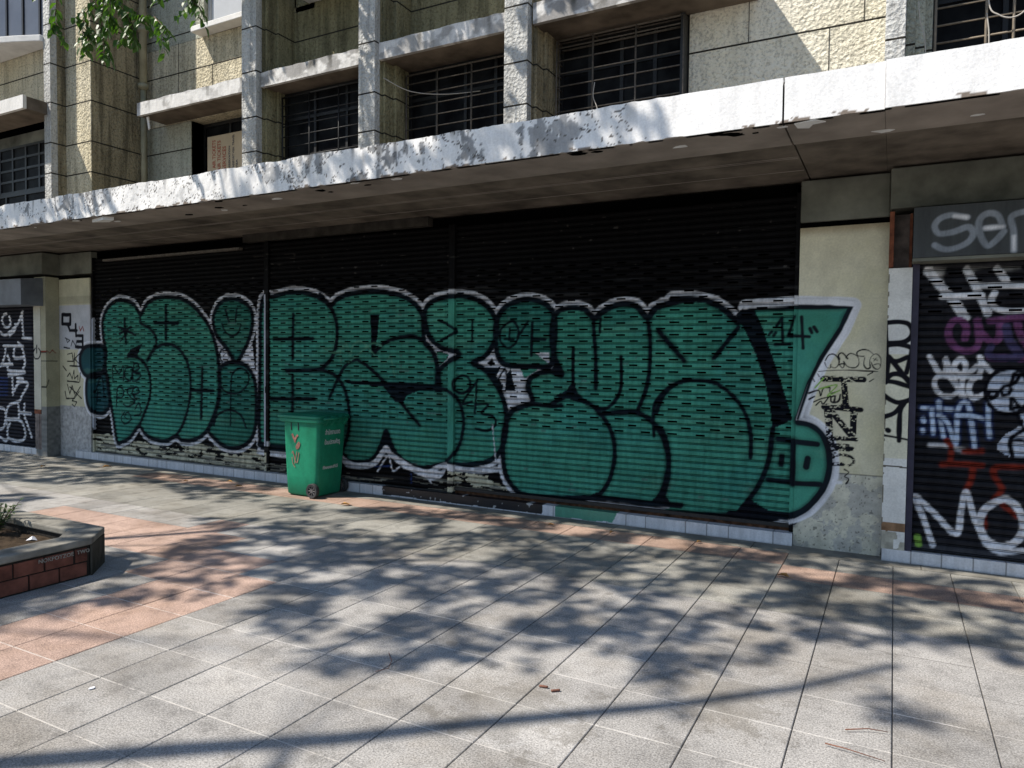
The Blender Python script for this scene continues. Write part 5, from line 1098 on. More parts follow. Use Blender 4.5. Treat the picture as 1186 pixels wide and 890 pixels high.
# grilles
def grille(x0, x1, z0, z1, y, yb, dz, vx, r=.008, box=True, mat=None, z_off=0):
    q = MB()
    z = z0 + z_off
    while z < z1:
        q.tube([(x0, y, z), (x1, y, z)], r, n=6)
        if box: q.tube([(x0, y, z), (x0, yb, z)], r, n=6); q.tube([(x1, y, z), (x1, yb, z)], r, n=6)
        z += dz
    for x in [x0, x1] + list(vx): q.tube([(x, y - .004, z0), (x, y - .004, z1)], r * 1.3, n=6)
    q.tube([(x0, y, z1), (x1, y, z1)], r * 1.4, n=6)
    if box:
        q.tube([(x0, (y + yb) / 2, z0), (x0, (y + yb) / 2, z1)], r * 1.3, n=6)
        for x in [x0, x1] + list(vx): q.tube([(x, y, z1), (x, yb, z1)], r * 1.3, n=6)
        q.tube([(x0, (y + yb) / 2, z1), (x1, (y + yb) / 2, z1)], r, n=6); q.tube([(x0, yb, z1 - .05), (x1, yb, z1 - .05)], r * 1.5, n=6)
    return q.build('grille', mat or MT['iron'], B, smooth=True)
gm = grille(-3.355, -1.955, 3.75, 5.12, .47, .61, .138, [-2.93, -2.455], z_off=.05); tag(gm, 'boxed iron grille of thin rails in front of the dark window')
q = MB(); q.box(-1.985, -1.945, .46, .80, 3.6, 5.14); q.build('grille_side_plate', MT['blackiron'], B)
grille(-5.385, -3.765, 3.75, 5.10, .48, .54, .138, [-4.93, -4.45], box=False, mat=MT['iron'])
grille(-7.33, -5.75, 3.75, 5.10, .35, .40, .138, [-6.85, -6.35], box=False, mat=MT['blackiron'])
grille(.235, 3.2, 3.7, 5.1, .38, .6, .147, [.60, .79, 1.35, 1.9, 2.5], r=.009, box=False, mat=m_plain('tan_iron_bar', (.20, .165, .125), .6, .3, 20, .1, .3), z_off=.23)
# far left first floor window with lattice panes
def lattice(x0, x1, z0, z1, y, nx, nz):
    f = MB()
    for i in range(nx + 1): xx = x0 + (x1 - x0) * i / nx; f.box(xx - .022, xx + .022, y, y + .04, z0, z1)
    for i in range(nz + 1): zz = z0 + (z1 - z0) * i / nz; f.box(x0, x1, y + .002, y + .038, zz - .018, zz + .018)
    o = f.build('window', MT['frame'], B); p = MB(); p.box(x0, x1, y + .016, y + .022, z0, z1); p.build('pane', MT['glass'], o); return o
lattice(-13.6, -11.33, 4.28, 5.0, -.16, 6, 4); window(-13.6, -11.33, 3.9, 4.26, -.17, 4, trans=False)
q = MB(); q.box(-17, -11.33, -.155, .5, 5.0, 5.19); q.build('window_head', MT['beam'], B)
# upper storey sills and windows
def sill(x0, x1, y0, z0, th, y1=.6): q = MB(); q.box(x0, x1, y0, y1, z0, z0 + th); return q.build('window_sill', MT['whiteledge'], B, bevel=.008)
sill(-9.22, -7.714, .40, 6.37, .08); sill(-7.10, -5.745, .16, 6.40, .09); sill(-5.2, -3.762, .16, 6.40, .09)
window(-9.16, -7.72, 6.452, 7.6, .66, 2, MT['curtain'], m_plain('white_painted_frame', (.45, .45, .45), .6, .1, 9, .1))
window(-7.0, -5.745, 6.50, 7.6, .75, 3); window(-5.2, -3.762, 6.50, 7.6, .75, 3)
wall(-7.34, -7.0, 6.33, TOP, MT['shaded_olive']); wall(-5.40, -5.2, 6.33, TOP, MT['shaded_olive'])
# bowed ledge on the far left
poly = [(-16, -.37)] + [(-14.2 + 3.0 * i / 16, -.53 - .36 * math.sin(math.pi * min(1, (1 - i / 16) * 1.05 + .02) * .5) ) for i in range(17)] + [(-11.2, -.37)]
poly = [(-16, -.37), (-16, -.92), (-13.2, -.92), (-12.4, -.90), (-12.0, -.82), (-11.7, -.72), (-11.292, -.56), (-11.292, -.37)]
q = MB(); q.prism(poly, 6.275, 6.37); q.build('bowed_ledge', MT['whiteledge'], B, bevel=.01)
w2 = window(-15, -11.33, 6.38, 7.7, -.30, 8, MT['blueglass'], MT['frame'], trans=False)
# drainpipe
q = MB(); q.tube([(-10.385, .46, 3.5), (-10.385, .46, 5.74)], .042, n=12); q.tube([(-10.385, .46, 5.74), (-10.385, .46, TOP)], .055, n=12)
for z in (5.76, 6.62, 4.2): q.tube([(-10.385, .46, z), (-10.385, .46, z + .07)], .075, n=12)
q.build('drainpipe', MT['pipe'], B, smooth=True)
# loose cables
def cable(pts, r=.006, m=None):
    P = [];  pp = [Vector(p) for p in pts]
    for i in range(len(pp) - 1):
        p0 = pp[max(0, i - 1)]; p1 = pp[i]; p2 = pp[i + 1]; p3 = pp[min(len(pp) - 1, i + 2)]
        for k in range(6):
            t_ = k / 6; P.append(.5 * ((2 * p1) + (-p0 + p2) * t_ + (2 * p0 - 5 * p1 + 4 * p2 - p3) * t_ ** 2 + (-p0 + 3 * p1 - 3 * p2 + p3) * t_ ** 3))
    P.append(pp[-1]); q = MB(); q.tube(P, r, n=6); return q.build('cable', m or MT['wire'], B, smooth=True)
cable([(-5.46, .12, 4.97), (-5.2, .3, 4.83), (-4.8, .45, 4.78), (-4.35, .6, 4.80)], .005)
cable([(.60, .33, 5.1), (.61, .33, 4.62), (.68, .32, 4.50), (.78, .32, 4.46), (.87, .32, 4.52), (.95, .33, 4.75)], .006)
cable([(.10, .12, 4.65), (.115, .14, 4.5), (.15, .15, 4.36), (.165, .16, 4.2)], .004)
cable([(-2.90, .45, 4.6), (-2.91, .44, 4.45), (-2.86, .43, 4.32), (-2.84, .43, 4.15)], .005)
cable([(.60, .37, 4.55), (.62, .37, 4.40), (.625, .38, 4.2)], .006)
# hanging paint flake below the first hood, plus the board with printed words inside the window
q = MB(); q.add([(-9.95, .2, 5.19), (-9.90, .2, 5.19), (-9.89, .21, 5.02), (-9.93, .22, 5.00), (-9.95, .215, 5.19), (-9.90, .215, 5.19), (-9.89, .225, 5.02), (-9.93, .235, 5.00)], [(0, 1, 2, 3), (4, 7, 6, 5), (0, 3, 7, 4), (1, 5, 6, 2), (3, 2, 6, 7)])
q.build('flaking_paint', MT['whiteledge'], B)
bd = MB(); bd.box(-9.235, -8.50, .700, .712, 3.9, 4.93); bo = bd.build('shop_board', MT['board'], B); tag(bo, 'beige board reading AIR TICKETS sideways behind the small window')
def text_mesh(s, size, mat, name, parent, M, ext=.0006, bold=0.0, fit=None):
    cu = bpy.data.curves.new(name, 'FONT'); cu.body = s; cu.size = size; cu.extrude = ext; cu.offset = bold; cu.resolution_u = 2
    to = bpy.data.objects.new(name, cu); COL.objects.link(to)
    bpy.context.view_layer.update()
    me = bpy.data.meshes.new_from_object(to.evaluated_get(bpy.context.evaluated_depsgraph_get()))
    bpy.data.objects.remove(to, do_unlink=True)
    if fit:
        xs_ = [v.co.x for v in me.vertices]; k_ = fit / (max(xs_) - min(xs_)); me.transform(Matrix.Diagonal((k_, 1, 1, 1)))
    me.transform(M); me.materials.clear(); me.materials.append(mat)
    o = bpy.data.objects.new(name, me); COL.objects.link(o)
    if parent is not None: o.parent = parent
    return o
def TM(org, xa, ya): # text x axis, y axis
    xa = Vector(xa).normalized(); ya = Vector(ya).normalized(); za = xa.cross(ya)
    m = Matrix.Identity(4)
    for r in range(3): m[r][0] = xa[r]; m[r][1] = ya[r]; m[r][2] = za[r]
    m.translation = Vector(org); return m
for (s_, x, z, sz, mt, ft) in [('AIR TICKETS', -9.06, 4.45, .095, 'printred', .42), ('AIR TICKETS', -8.95, 4.40, .095, 'printred', .45), ('SERVICES', -8.835, 4.41, .105, 'printred', .34), ('RESERVATION', -8.745, 4.40, .05, 'printdark', .34), ('PASSPORT VISA  TRAVEL', -8.66, 4.40, .055, 'printdark', .50), ('VISA', -8.59, 4.40, .05, 'printdark', .13)]:
    text_mesh(s_, sz, MT[mt], 'printed_words', bo, TM((x, .698, z), (0, 0, 1), (-1, 0, 0)), bold=.001, fit=ft)

# roof slab closes the visible storeys
q = MB(); q.box(-17, 3.6, .02, 1.2, TOP, TOP + .2); q.build('upper_floor_slab', MT['soffit2'], B)

# ---------------------------------------------------------------- wheelie bin
def rrect(x0, x1, y0, y1, r, n=5):
    P = []
    for cx, cy, a0 in ((x1 - r, y1 - r, 0), (x0 + r, y1 - r, 90), (x0 + r, y0 + r, 180), (x1 - r, y0 + r, 270)):
        for k in range(n + 1):
            a = math.radians(a0 + 90 * k / n); P.append((cx + r * math.cos(a), cy + r * math.sin(a)))
    return P
def loft(m, rings, mi=0, cap0=True, cap1=True):
    n = len(rings[0]); V_ = [p for r in rings for p in r]
    F_ = [(i * n + k, i * n + (k + 1) % n, (i + 1) * n + (k + 1) % n, (i + 1) * n + k) for i in range(len(rings) - 1) for k in range(n)]
    if cap0: F_.append(tuple(range(n))[::-1])
    if cap1: F_.append(tuple((len(rings) - 1) * n + k for k in range(n)))
    m.add(V_, F_, mi)
def ring(x0, x1, y0, y1, r, z): return [(a, b, z) for a, b in rrect(x0, x1, y0, y1, r)]
bin_ = root('wheelie_bin', 'green wheeled rubbish bin with red spray marks beside the graffiti shutters', 'rubbish bin', loc=(-6.12, -.34, 0))
ox, oy = 6.12, .34
b = MB()
rings = []
for z, x0, x1, y0, y1 in [(.012, -6.345, -5.90, -.53, -.13), (.03, -6.36, -5.885, -.545, -.115), (.25, -6.372, -5.868, -.552, -.105), (.60, -6.388, -5.846, -.56, -.095), (.86, -6.398, -5.832, -.565, -.088), (.885, -6.402, -5.828, -.568, -.085)]:
    rings.append([(p[0] + ox, p[1] + oy, p[2]) for p in ring(x0, x1, y0, y1, .05, z)])
loft(b, rings); body = b.build('body', MT['bin'], bin_, smooth=True)
md = body.modifiers.new('es', 'EDGE_SPLIT'); md.split_angle = math.radians(50)
# ribs on the side, rim
Bx = lambda *a: b.box(a[0] + ox, a[1] + ox, a[2] + oy, a[3] + oy, a[4], a[5])
for x_ in (-6.26, -6.15): b = MB(); Bx(x_, x_ + .008, -.572, -.55, .78, .87); b.build('side_rib', MT['hubp'], bin_)
b = MB(); rr = []
for z, e in [(.872, .018), (.880, .034), (.915, .036), (.922, .026)]: rr.append([(p[0] + ox, p[1] + oy, p[2]) for p in ring(-6.41 - e, -5.815 + e * .3, -.57 - e * .6, -.08 + e * .6, .05, z)])
loft(b, rr); b.build('rim', MT['binrim'], bin_, smooth=True).modifiers.new('es', 'EDGE_SPLIT').split_angle = math.radians(40)
b = MB(); rr = []
for z, e in [(.924, .05), (.935, .055), (.952, .045), (.968, -.02), (.975, -.12)]:
    rr.append([(p[0] + ox, p[1] + oy, p[2]) for p in ring(-6.42 - e, -5.80 - max(0, -e), -.575 - e * .5, -.075 + e * .5, .05, z)])
loft(b, rr); lid = b.build('lid', MT['binrim'], bin_, smooth=True); lid.modifiers.new('es', 'EDGE_SPLIT').split_angle = math.radians(40)
# hinge lugs and handle at the back
for y in (-.50, -.39, -.28, -.17): b = MB(); b.add([(-5.835 + ox, y + oy, .93), (-5.79 + ox, y + oy, .955), (-5.765 + ox, y + oy, .93), (-5.82 + ox, y + oy, .84), (-5.835 + ox, y + .05 + oy, .93), (-5.79 + ox, y + .05 + oy, .955), (-5.765 + ox, y + .05 + oy, .93), (-5.82 + ox, y + .05 + oy, .84)], [(0, 1, 2, 3), (7, 6, 5, 4), (0, 4, 5, 1), (1, 5, 6, 2), (2, 6, 7, 3), (3, 7, 4, 0)]); b.build('hinge_lug', MT['binrim'], bin_)
b = MB(); b.tube([(-5.775 + ox, -.54 + oy, .925), (-5.775 + ox, -.11 + oy, .925)], .014, n=10); b.build('handle', MT['binrim'], bin_, smooth=True)
# wheels
def wheel(y0, sgn):
    wl = MB(); cx = -5.912 + ox; cz = .088; R = .086
    P = [(R * .62, -.022), (R * .92, -.026), (R, -.016), (R, .016), (R * .92, .026), (R * .62, .022)]
    n = 36; V_ = []; F_ = []
    for k in range(n):
        a = 2 * math.pi * k / n
        for (r, yy) in P: V_.append((cx + r * math.cos(a), y0 + oy + yy, cz + r * math.sin(a)))
    L = len(P)
    for k in range(n):
        for i in range(L): F_.append((k * L + i, k * L + (i + 1) % L, ((k + 1) % n) * L + (i + 1) % L, ((k + 1) % n) * L + i))
    wl.add(V_, F_); w_ = wl.build('wheel', MT['rubber'], bin_, smooth=True); w_.modifiers.new('es', 'EDGE_SPLIT').split_angle = math.radians(35)
    h = MB(); h.tube([(cx, y0 + oy - .02, cz), (cx, y0 + oy + .02, cz)], .018, n=14)
    for k in range(8):
        a = 2 * math.pi * k / 8; h.tube([(cx + .014 * math.cos(a), y0 + oy - .012, cz + .014 * math.sin(a)), (cx + R * .66 * math.cos(a), y0 + oy - .014, cz + R * .66 * math.sin(a))], .006, n=6)
    h.build('hub', m_plain('grey_wheel_hub', (.12, .11, .11), .45, .3, 30, .1, .4), w_)
    d_ = MB(); d_.tube([(cx, y0 + oy + .006, cz), (cx, y0 + oy + .012, cz)], R * .64, n=24); d_.build('hub_disc', MT['hubp'], w_)
wheel(-.578, -1); wheel(-.075, 1)
b = MB(); b.tube([(-5.912 + ox, -.56 + oy, .088), (-5.912 + ox, -.09 + oy, .088)], .011, n=8); b.build('axle', MT['hubp'], bin_)
# printed words on the back, red spray on the side
XB = -5.8355 + ox
for (s_, y, z, sz, ft) in [('สำนักงานเขต', -.455, .735, .075, .25), ('ป้อมปราบศัตรู', -.46, .62, .070, .26), ('ทิ้งขยะที่นี่', -.47, .33, .045, .25)]:
    off = .0 if z > .5 else -.012
    text_mesh(s_, sz, MT['printwhite'], 'printed_words', bin_, TM((XB + (.003 if z > .65 else -.004 if z > .5 else -.024), y + oy, z), (0, 1, 0), (0, 0, 1)), bold=.0012, fit=ft)
def stroke_mesh(pts, w_, mat, name, parent, y):
    P = smooth(pts, False); q = MB()
    for i in range(len(P) - 1):
        a, c = P[i], P[i + 1]; d_ = c - a; L = math.hypot(*d_) or 1; nx, nz = -d_[1] / L * w_ / 2, d_[0] / L * w_ / 2
        yy = lambda z: y(z)
        q.add([(a[0] + nx, yy(a[1]), a[1] + nz), (a[0] - nx, yy(a[1]), a[1] - nz), (c[0] - nx, yy(c[1]), c[1] - nz), (c[0] + nx, yy(c[1]), c[1] + nz)], [(0, 1, 2, 3)])
    return q.build(name, mat, parent)
ys_ = lambda z: -.5535 - .0185 * z + oy + (-.002)
for pts, w_ in [([(-6.245, .735), (-6.225, .70), (-6.20, .655), (-6.205, .635)], .030), ([(-6.205, .65), (-6.18, .70), (-6.15, .725)], .026), ([(-6.13, .64), (-6.16, .61), (-6.18, .57), (-6.15, .58), (-6.13, .63)], .030), ([(-6.25, .50), (-6.235, .53), (-6.22, .49), (-6.20, .42), (-6.17, .40), (-6.15, .47), (-6.14, .52)], .012), ([(-6.17, .53), (-6.19, .46), (-6.21, .38)], .010), ([(-6.25, .46), (-6.235, .38), (-6.20, .34)], .010)]:
    stroke_mesh([(a + ox, z) for a, z in pts], w_, MT['redspray'], 'red_spray_mark', bin_, ys_)

# ---------------------------------------------------------------- planter
pl = root('brick_planter', 'low brick planter with a grey concrete cap at the left of the pavement', 'planter', loc=(-5.6, -3.8, 0))
def place_world(o, parent): o.parent = parent; o.matrix_parent_inverse = Matrix.Translation(-Vector(parent.location))
outer = [(-12.0, -3.30), (-5.50, -3.345), (-5.25, -3.60), (-5.26, -9.5), (-12.0, -9.5)]
inner = [(-12.0, -3.48), (-5.62, -3.52), (-5.44, -3.70), (-5.44, -9.5), (-12.0, -9.5)]
inner_l = inner
def ringprism(m, o_, i_, z0, z1):
    n = len(o_)
    V_ = [(x, y, z0) for x, y in o_] + [(x, y, z1) for x, y in o_] + [(x, y, z0) for x, y in i_] + [(x, y, z1) for x, y in i_]
    F_ = []
    for k in range(n):
        j = (k + 1) % n
        F_ += [(k, j, n + j, n + k), (2 * n + k, 3 * n + k, 3 * n + j, 2 * n + j), (n + k, n + j, 3 * n + j, 3 * n + k), (k, 2 * n + k, 2 * n + j, j)]
    m.add(V_, F_)
b = MB(); ringprism(b, [(x - (.006 if x > -11 else 0), y) for x, y in outer], inner, 0, .231); o_ = b.build('planter_wall', MT['mortar']); place_world(o_, pl)
b = MB(); ringprism(b, [(-12, -3.285), (-5.49, -3.33), (-5.232, -3.592), (-5.242, -9.5), (-12, -9.5)], [(-12.0, -3.50), (-5.63, -3.54), (-5.46, -3.71), (-5.46, -9.5), (-12.0, -9.5)], .232, .284)
o_ = b.build('concrete_cap', MT['capc'], bevel=.012); place_world(o_, pl)
b = MB()
for row, z in enumerate((.012, .118)):
    y = -3.62 - (.1 if row else 0)
    if row: b.box(-5.262, -5.247, -3.708, -3.62, z, z + .098)
    while y > -9.3:
        y2 = y - .205; d_ = rnd.random() * .004; b.box(-5.262, -5.246 + d_, y2 + .006, y - .006, z, z + .098); y = y2
o_ = b.build('brick_facing', MT['brick'], bevel=.003); place_world(o_, pl)
b = MB(); c0 = Vector((-5.497, -3.342, 0)); c1 = Vector((-5.249, -3.597, 0))
nrm = Vector((.255, .25, 0)).normalized() * .012
b.add([tuple(c0), tuple(c1), tuple(c1 + nrm), tuple(c0 + nrm)] + [tuple(Vector((0, 0, .231)) + p) for p in (c0, c1, c1 + nrm, c0 + nrm)], [(0, 1, 2, 3), (4, 7, 6, 5), (0, 4, 5, 1), (1, 5, 6, 2), (2, 6, 7, 3), (3, 7, 4, 0)])
o_ = b.build('chamfer_face', m_plain('dark_plain_concrete', (.06, .055, .045), .9, .5, 8, .5, .15)); place_world(o_, pl)  # chamfer face in a darker concrete than the cap
o_ = text_mesh('NOKPOTZOE', .040, MT['chalk'], 'chalk_lettering', None, TM((-5.2405, -3.97, .180), (0, 1, 0), (0, 0, 1)), bold=.0008); place_world(o_, pl)
o_ = text_mesh('TWO', .038, MT['chalk'], 'chalk_lettering', None, TM((-5.2405, -3.70, .182), (0, 1, 0), (0, 0, 1)), bold=.0008); place_world(o_, pl)
# soil as one bumpy sheet
nx, ny = 110, 100; X, Y = np.meshgrid(np.linspace(-11.9, -5.45, nx), np.linspace(-9.4, -3.53, ny))
Z = .165 + (fbm(X, Y, 1.3, 3) - .5) * .10 + (fbm(X, Y, 7, 4) - .5) * .05
Vs = np.stack([X.ravel(), Y.ravel(), Z.ravel()], 1)
so_ = np_mesh('planter_soil', Vs, gridfaces(ny, nx).reshape(-1, 4), MT['soil'], None, None, True); tag(so_, kind='stuff', label='dry brown soil filling the brick planter', cat='soil')

def leaf_pts(c, d, up, L, W, fold=.25):
    """folded pointed leaf: 6 points, 4 tris"""
    d = d.normalized(); s = d.cross(up)
    if s.length < 1e-4: s = Vector((1, 0, 0))
    s.normalize(); n = s.cross(d).normalized()
    p = [c, c + d * L * .35 + s * W * .5 + n * W * fold, c + d * L * .72 + s * W * .36 + n * W * fold * .6 - n * L * .05, c + d * L - n * L * .14,
         c + d * L * .72 - s * W * .36 + n * W * fold * .6 - n * L * .05, c + d * L * .35 - s * W * .5 + n * W * fold, c + d * L * .38, c + d * L * .74 - n * L * .05]
    return p, [(0, 6, 1), (1, 6, 7, 2), (2, 7, 3), (3, 7, 4), (4, 7, 6, 5), (5, 6, 0)]
def rv3(): 
    while True:
        v = Vector((rnd.uniform(-1, 1), rnd.uniform(-1, 1), rnd.uniform(-1, 1)))
        if .05 < v.length < 1: return v
def small_plant(name, x, y, z, h, n, label):
    r = root(name, label, 'plant', loc=(x, y, z)); st = MB(); lf = MB()
    for k in range(n):
        a = rnd.uniform(0, 6.28); l = h * rnd.uniform(.6, 1.1); lean = rnd.uniform(.1, .7)
        P = [Vector((0, 0, 0)), Vector((math.cos(a) * l * lean * .4, math.sin(a) * l * lean * .4, l * .5)), Vector((math.cos(a) * l * lean, math.sin(a) * l * lean, l))]
        st.tube(P, .005, .002, n=5)
        for q in range(16):
            f = rnd.uniform(.25, 1); c = P[0].lerp(P[2], f); d = rv3(); d.z = abs(d.z) * .6
            p, F_ = leaf_pts(c, d, Vector((0, 0, 1)), rnd.uniform(.03, .055), rnd.uniform(.015, .022)); lf.add(p, F_)
    st.build('stem', MT['bark'], r); lf.build('foliage', MT['shrub'], r)
    return r
small_plant('small_shrub', -6.40, -3.66, .16, .26, 22, 'small leafy green shrub in the planter at the left edge')
small_plant('small_shrub', -7.1, -3.9, .16, .34, 18, 'taller shrub further along the planter outside the left edge')
l_ = MB(); l_.add([(0, 0, 0), (.06, .01, .015), (.07, .05, .0), (.02, .06, .02), (.035, .03, .035)], [(0, 1, 4), (1, 2, 4), (2, 3, 4), (3, 0, 4), (0, 3, 2, 1)])
lo = l_.build('paper_scrap', MT['litter']); lo.location = (-5.98, -3.66, .18); tag(lo, 'crumpled white paper scrap on the planter soil', 'litter')

# ---------------------------------------------------------------- fallen leaves and twigs
def fallen(x, y, s, rot, label, mat='deadleaf', curl=.35):
    q = MB(); c = Vector((0, 0, .004)); p, F_ = leaf_pts(c, Vector((math.cos(rot), math.sin(rot), .1)), Vector((0, 0, 1)), s, s * .5, curl); q.add(p, F_)
    p2 = [tuple(Vector(v) - Vector((0, 0, .002))) for v in p]; q.add(p2, [tuple(reversed(f)) for f in F_])
    q.tube([Vector(p[0]), Vector(p[0]) - Vector((math.cos(rot), math.sin(rot), -.1)) * s * .35], .0015, n=4)
    o = q.build('fallen_leaf', MT[mat]); o.location = (x, y, .012); tag(o, label, 'leaf', 'dry leaves lying on the pavement'); return o
FL = [((-5.37, -.72), .11, .4, 'larger of the two curled brown leaves right of the bin'), ((-5.28, -.70), .09, 2.2, 'smaller curled brown leaf right of the bin'), ((-10.05, -.47), .13, 1.2, 'yellow brown leaf in front of the left end of the tiled step'),
      ((-7.6, -.36), .09, .3, 'brown leaf below the left tiled step, nearest the bin'), ((-7.22, -.56), .10, 1.0, 'orange leaf on the red slabs left of the bin'), ((-2.98, -.42), .07, .2, 'small brown leaf below the green patch on the step'),
      ((-1.53, -.36), .06, .9, 'tiny yellow leaf at the foot of the right shutter'), ((-.66, -1.06), .10, 2.8, 'orange leaf in front of the cream pillar'), ((-2.33, -.42), .06, 1.4, 'yellowish leaf near the middle of the tiled step'),
      ((-10.8, -.9), .10, 2.0, 'brown leaf on the far left pavement'), ((-8.1, -.62), .07, .5, 'small pale leaf left of the bin')]
for (p, s_, r_, lab) in FL: fallen(p[0], p[1], s_, r_, lab)
def twig(pts, r, label):
    q = MB(); q.tube([(x, y, .012 + .004 * (i % 2)) for i, (x, y) in enumerate(pts)], r, r * .5, n=6); o = q.build('twig', MT['twig'], smooth=True); tag(o, label, 'twig', 'dry twigs on the pavement'); return o
twig([(-.15, -3.33), (-.06, -3.28), (.02, -3.26)], .003, 'short curved reddish twig on the front slabs')
twig([(-.22, -3.50), (-.14, -3.51), (.01, -3.53)], .003, 'longer straight reddish twig nearest the camera')
twig([(-2.43, -3.66), (-2.35, -3.74), (-2.31, -3.82), (-2.34, -3.89)], .0025, 'dark hooked twig across a slab joint')
for i, (x, y, a, l) in enumerate([(-1.51, -3.60, .2, 'left one of two small brown seed pods on the front slabs'), (-1.44, -3.61, .7, 'right one of two small brown seed pods on the front slabs')]):
    q = MB(); d = Vector((math.cos(a), math.sin(a), 0)); c = Vector((0, 0, .008)); q.tube([c - d * .022, c - d * .012, c + d * .012, c + d * .022], .006, n=8); o = q.build('seed_pod', MT['twig'], smooth=True); o.location = (x, y, .0); tag(o, l, 'seed pod', 'seed pods on the pavement')
q = MB(); q.prism([(.012 * math.cos(a), .016 * math.sin(a)) for a in (0, 1, 2, 3, 4, 5)], .002, .006); o = q.build('chewing_gum', MT['litter']); o.location = (-3.45, -4.70, .0); tag(o, 'white gum blob on the slabs in front of the planter', 'litter')

# ---------------------------------------------------------------- street trees
CRi = np.array(CR); CAMP = np.array((0.0, -6.818, 1.65))
def in_view(p, mg=1.06):
    c = CRi.T @ (np.array(p) - CAMP)
    if c[1] < .05: return False
    return abs(c[0] / c[1]) < .712 * mg and abs(c[2] / c[1]) < .534 * mg
S1 = np.array((.60, .47, -1.0))
TREES = {'A': dict(base=(-9.4, -5.7), top=4.4, cl=[]), 'B': dict(base=(-7.6, -9.8), top=4.6, cl=[])}
def area(P): 
    return abs(sum(P[i][0] * P[(i + 1) % len(P)][1] - P[(i + 1) % len(P)][0] * P[i][1] for i in range(len(P)))) / 2
def samp(P, n):
    xs_ = [p[0] for p in P]; ys2 = [p[1] for p in P]; o = []; t_ = 0
    while len(o) < n and t_ < n * 60:
        t_ += 1; x = rnd.uniform(min(xs_), max(xs_)); y = rnd.uniform(min(ys2), max(ys2))
        if in_poly(x, y, P): o.append((x, y))
    return o
targets = []
for dens, P in SHADE_GROUND:
    for (x, y) in samp(P, int(area(P) * 74 * dens)):
        if any(in_poly(x, y, G_) for G_ in SHADE_GAPS) and rnd.random() < .995: continue
        if -6.6 < x < -5.15 and -.75 < y < -.05: continue
        targets.append(((x, y, 0.0), .0))
for (yy, dens, P) in SHADE_WALL:
    for (x, z) in samp(P, int(area(P) * 60 * dens)): targets.append(((x, yy, z), .0))
# dapples beyond the frame, so the shade carries on
for k in range(700):
    x, y = rnd.uniform(-12, 5), rnd.uniform(-12, 0)
    if not in_view((x, y, 0), 1.02) and y < -1.9 and fbm(x, y, 1.1, 3) > .5: targets.append(((x, y, 0.), 0.))
LV = {'A': MB(), 'B': MB()}
def place(pt):
    for t_ in range(30):
        h = rnd.uniform(5.6, 8.8) if t_ < 15 else rnd.uniform(8.5, 10.5)
        p = np.array(pt) - S1 * (h - pt[2])
        if h - pt[2] < 1.0: continue
        if not in_view(p): return p
    return None
for tg, _ in targets:
    p = place(tg)
    if p is None: continue
    key = 'A' if (p[1] - TREES['A']['base'][1]) ** 2 + (p[0] + 9.4) ** 2 * .3 < (p[1] - TREES['B']['base'][1]) ** 2 + (p[0] + 7.6) ** 2 * .3 else 'B'
    c = Vector(p); TREES[key]['cl'].append(c); tw = rv3().normalized(); tw.z *= .4
    for q in range(9):
        d = (tw * rnd.choice((-1, 1)) + rv3() * .9); d.z -= .35
        cc = c + tw * rnd.uniform(-.10, .10) + rv3() * .05
        if in_view(cc, 1.03): continue
        pp, F_ = leaf_pts(cc, d, Vector((rnd.uniform(-.5, .5), rnd.uniform(-.5, .5), 1)), rnd.uniform(.09, .13), rnd.uniform(.05, .07))
        LV[key].add(pp, F_)
limb_pts = [np.array((x, y, 0.0)) - S1 * h for x, y, h in [(-4.4, -6.3, 5.2)] + LIMB_SHADOW]
def tree(key, label):
    T_ = TREES[key]; bx_, by_ = T_['base']; r = root('street_tree', label, 'tree', 'street trees shading the pavement', loc=(bx_, by_, 0))
    W = lambda p: Vector(p) - Vector((bx_, by_, 0))
    tk = MB(); tk.tube([(0, 0, 0), (.03, .02, .5), (-.02, .04, 1.6), (.05, -.03, 2.9), (.0, .0, T_['top'])], .17, .12, n=12); o = tk.build('trunk', MT['bark'], r, smooth=True)
    cl = T_['cl']; lb_ = MB(); rr_ = random.Random(5)
    hubs = rr_.sample(cl, min(5 if key == 'A' else 14, len(cl)))
    for hcl in hubs:
        a = Vector((0, 0, T_['top'] - .1)); b2 = W(hcl); m_ = a.lerp(b2, .45) + Vector((0, 0, .5))
        pts = [a, a.lerp(m_, .5) + Vector((0, 0, .15)), m_, m_.lerp(b2, .5) + rv3() * .15, b2]
        if any(in_view(np.array(a_.lerp(b_, k_ / 6)) + np.array((bx_, by_, 0)), 1.03) for a_, b_ in zip(pts[:-1], pts[1:]) for k_ in range(7)): continue
        lb_.tube(pts, .022 if key == 'A' else .05, .010, n=7)
        near = sorted(cl, key=lambda v: (v - hcl).length)[:26]
        for c_ in near[::2]:
            if not in_view(np.array((c_ + hcl) / 2), 1.05): lb_.tube([b2, (b2 + W(c_)) / 2 + rv3() * .06, W(c_)], .010, .003, n=4)
    if key == 'B':
        P = [Vector((0, 0, T_['top'] - .6))] + [W(p) for p in limb_pts]; P[1:1] = [P[0].lerp(P[1], .5) + Vector((0, 0, .1))]
        lb_.tube(P, .085, .035, n=8)
    lb_.build('limb', MT['bark'], r, smooth=True)
    LV[key].v = [tuple(Vector(v) - Vector((bx_, by_, 0))) for v in LV[key].v]
    LV[key].build('crown', MT['leaf'], r)
    return r
rA = tree('A', 'street tree rising from the brick planter, one bough dipping into the top left')
rB = tree('B', 'street tree behind the planter with a long bough over the pavement')
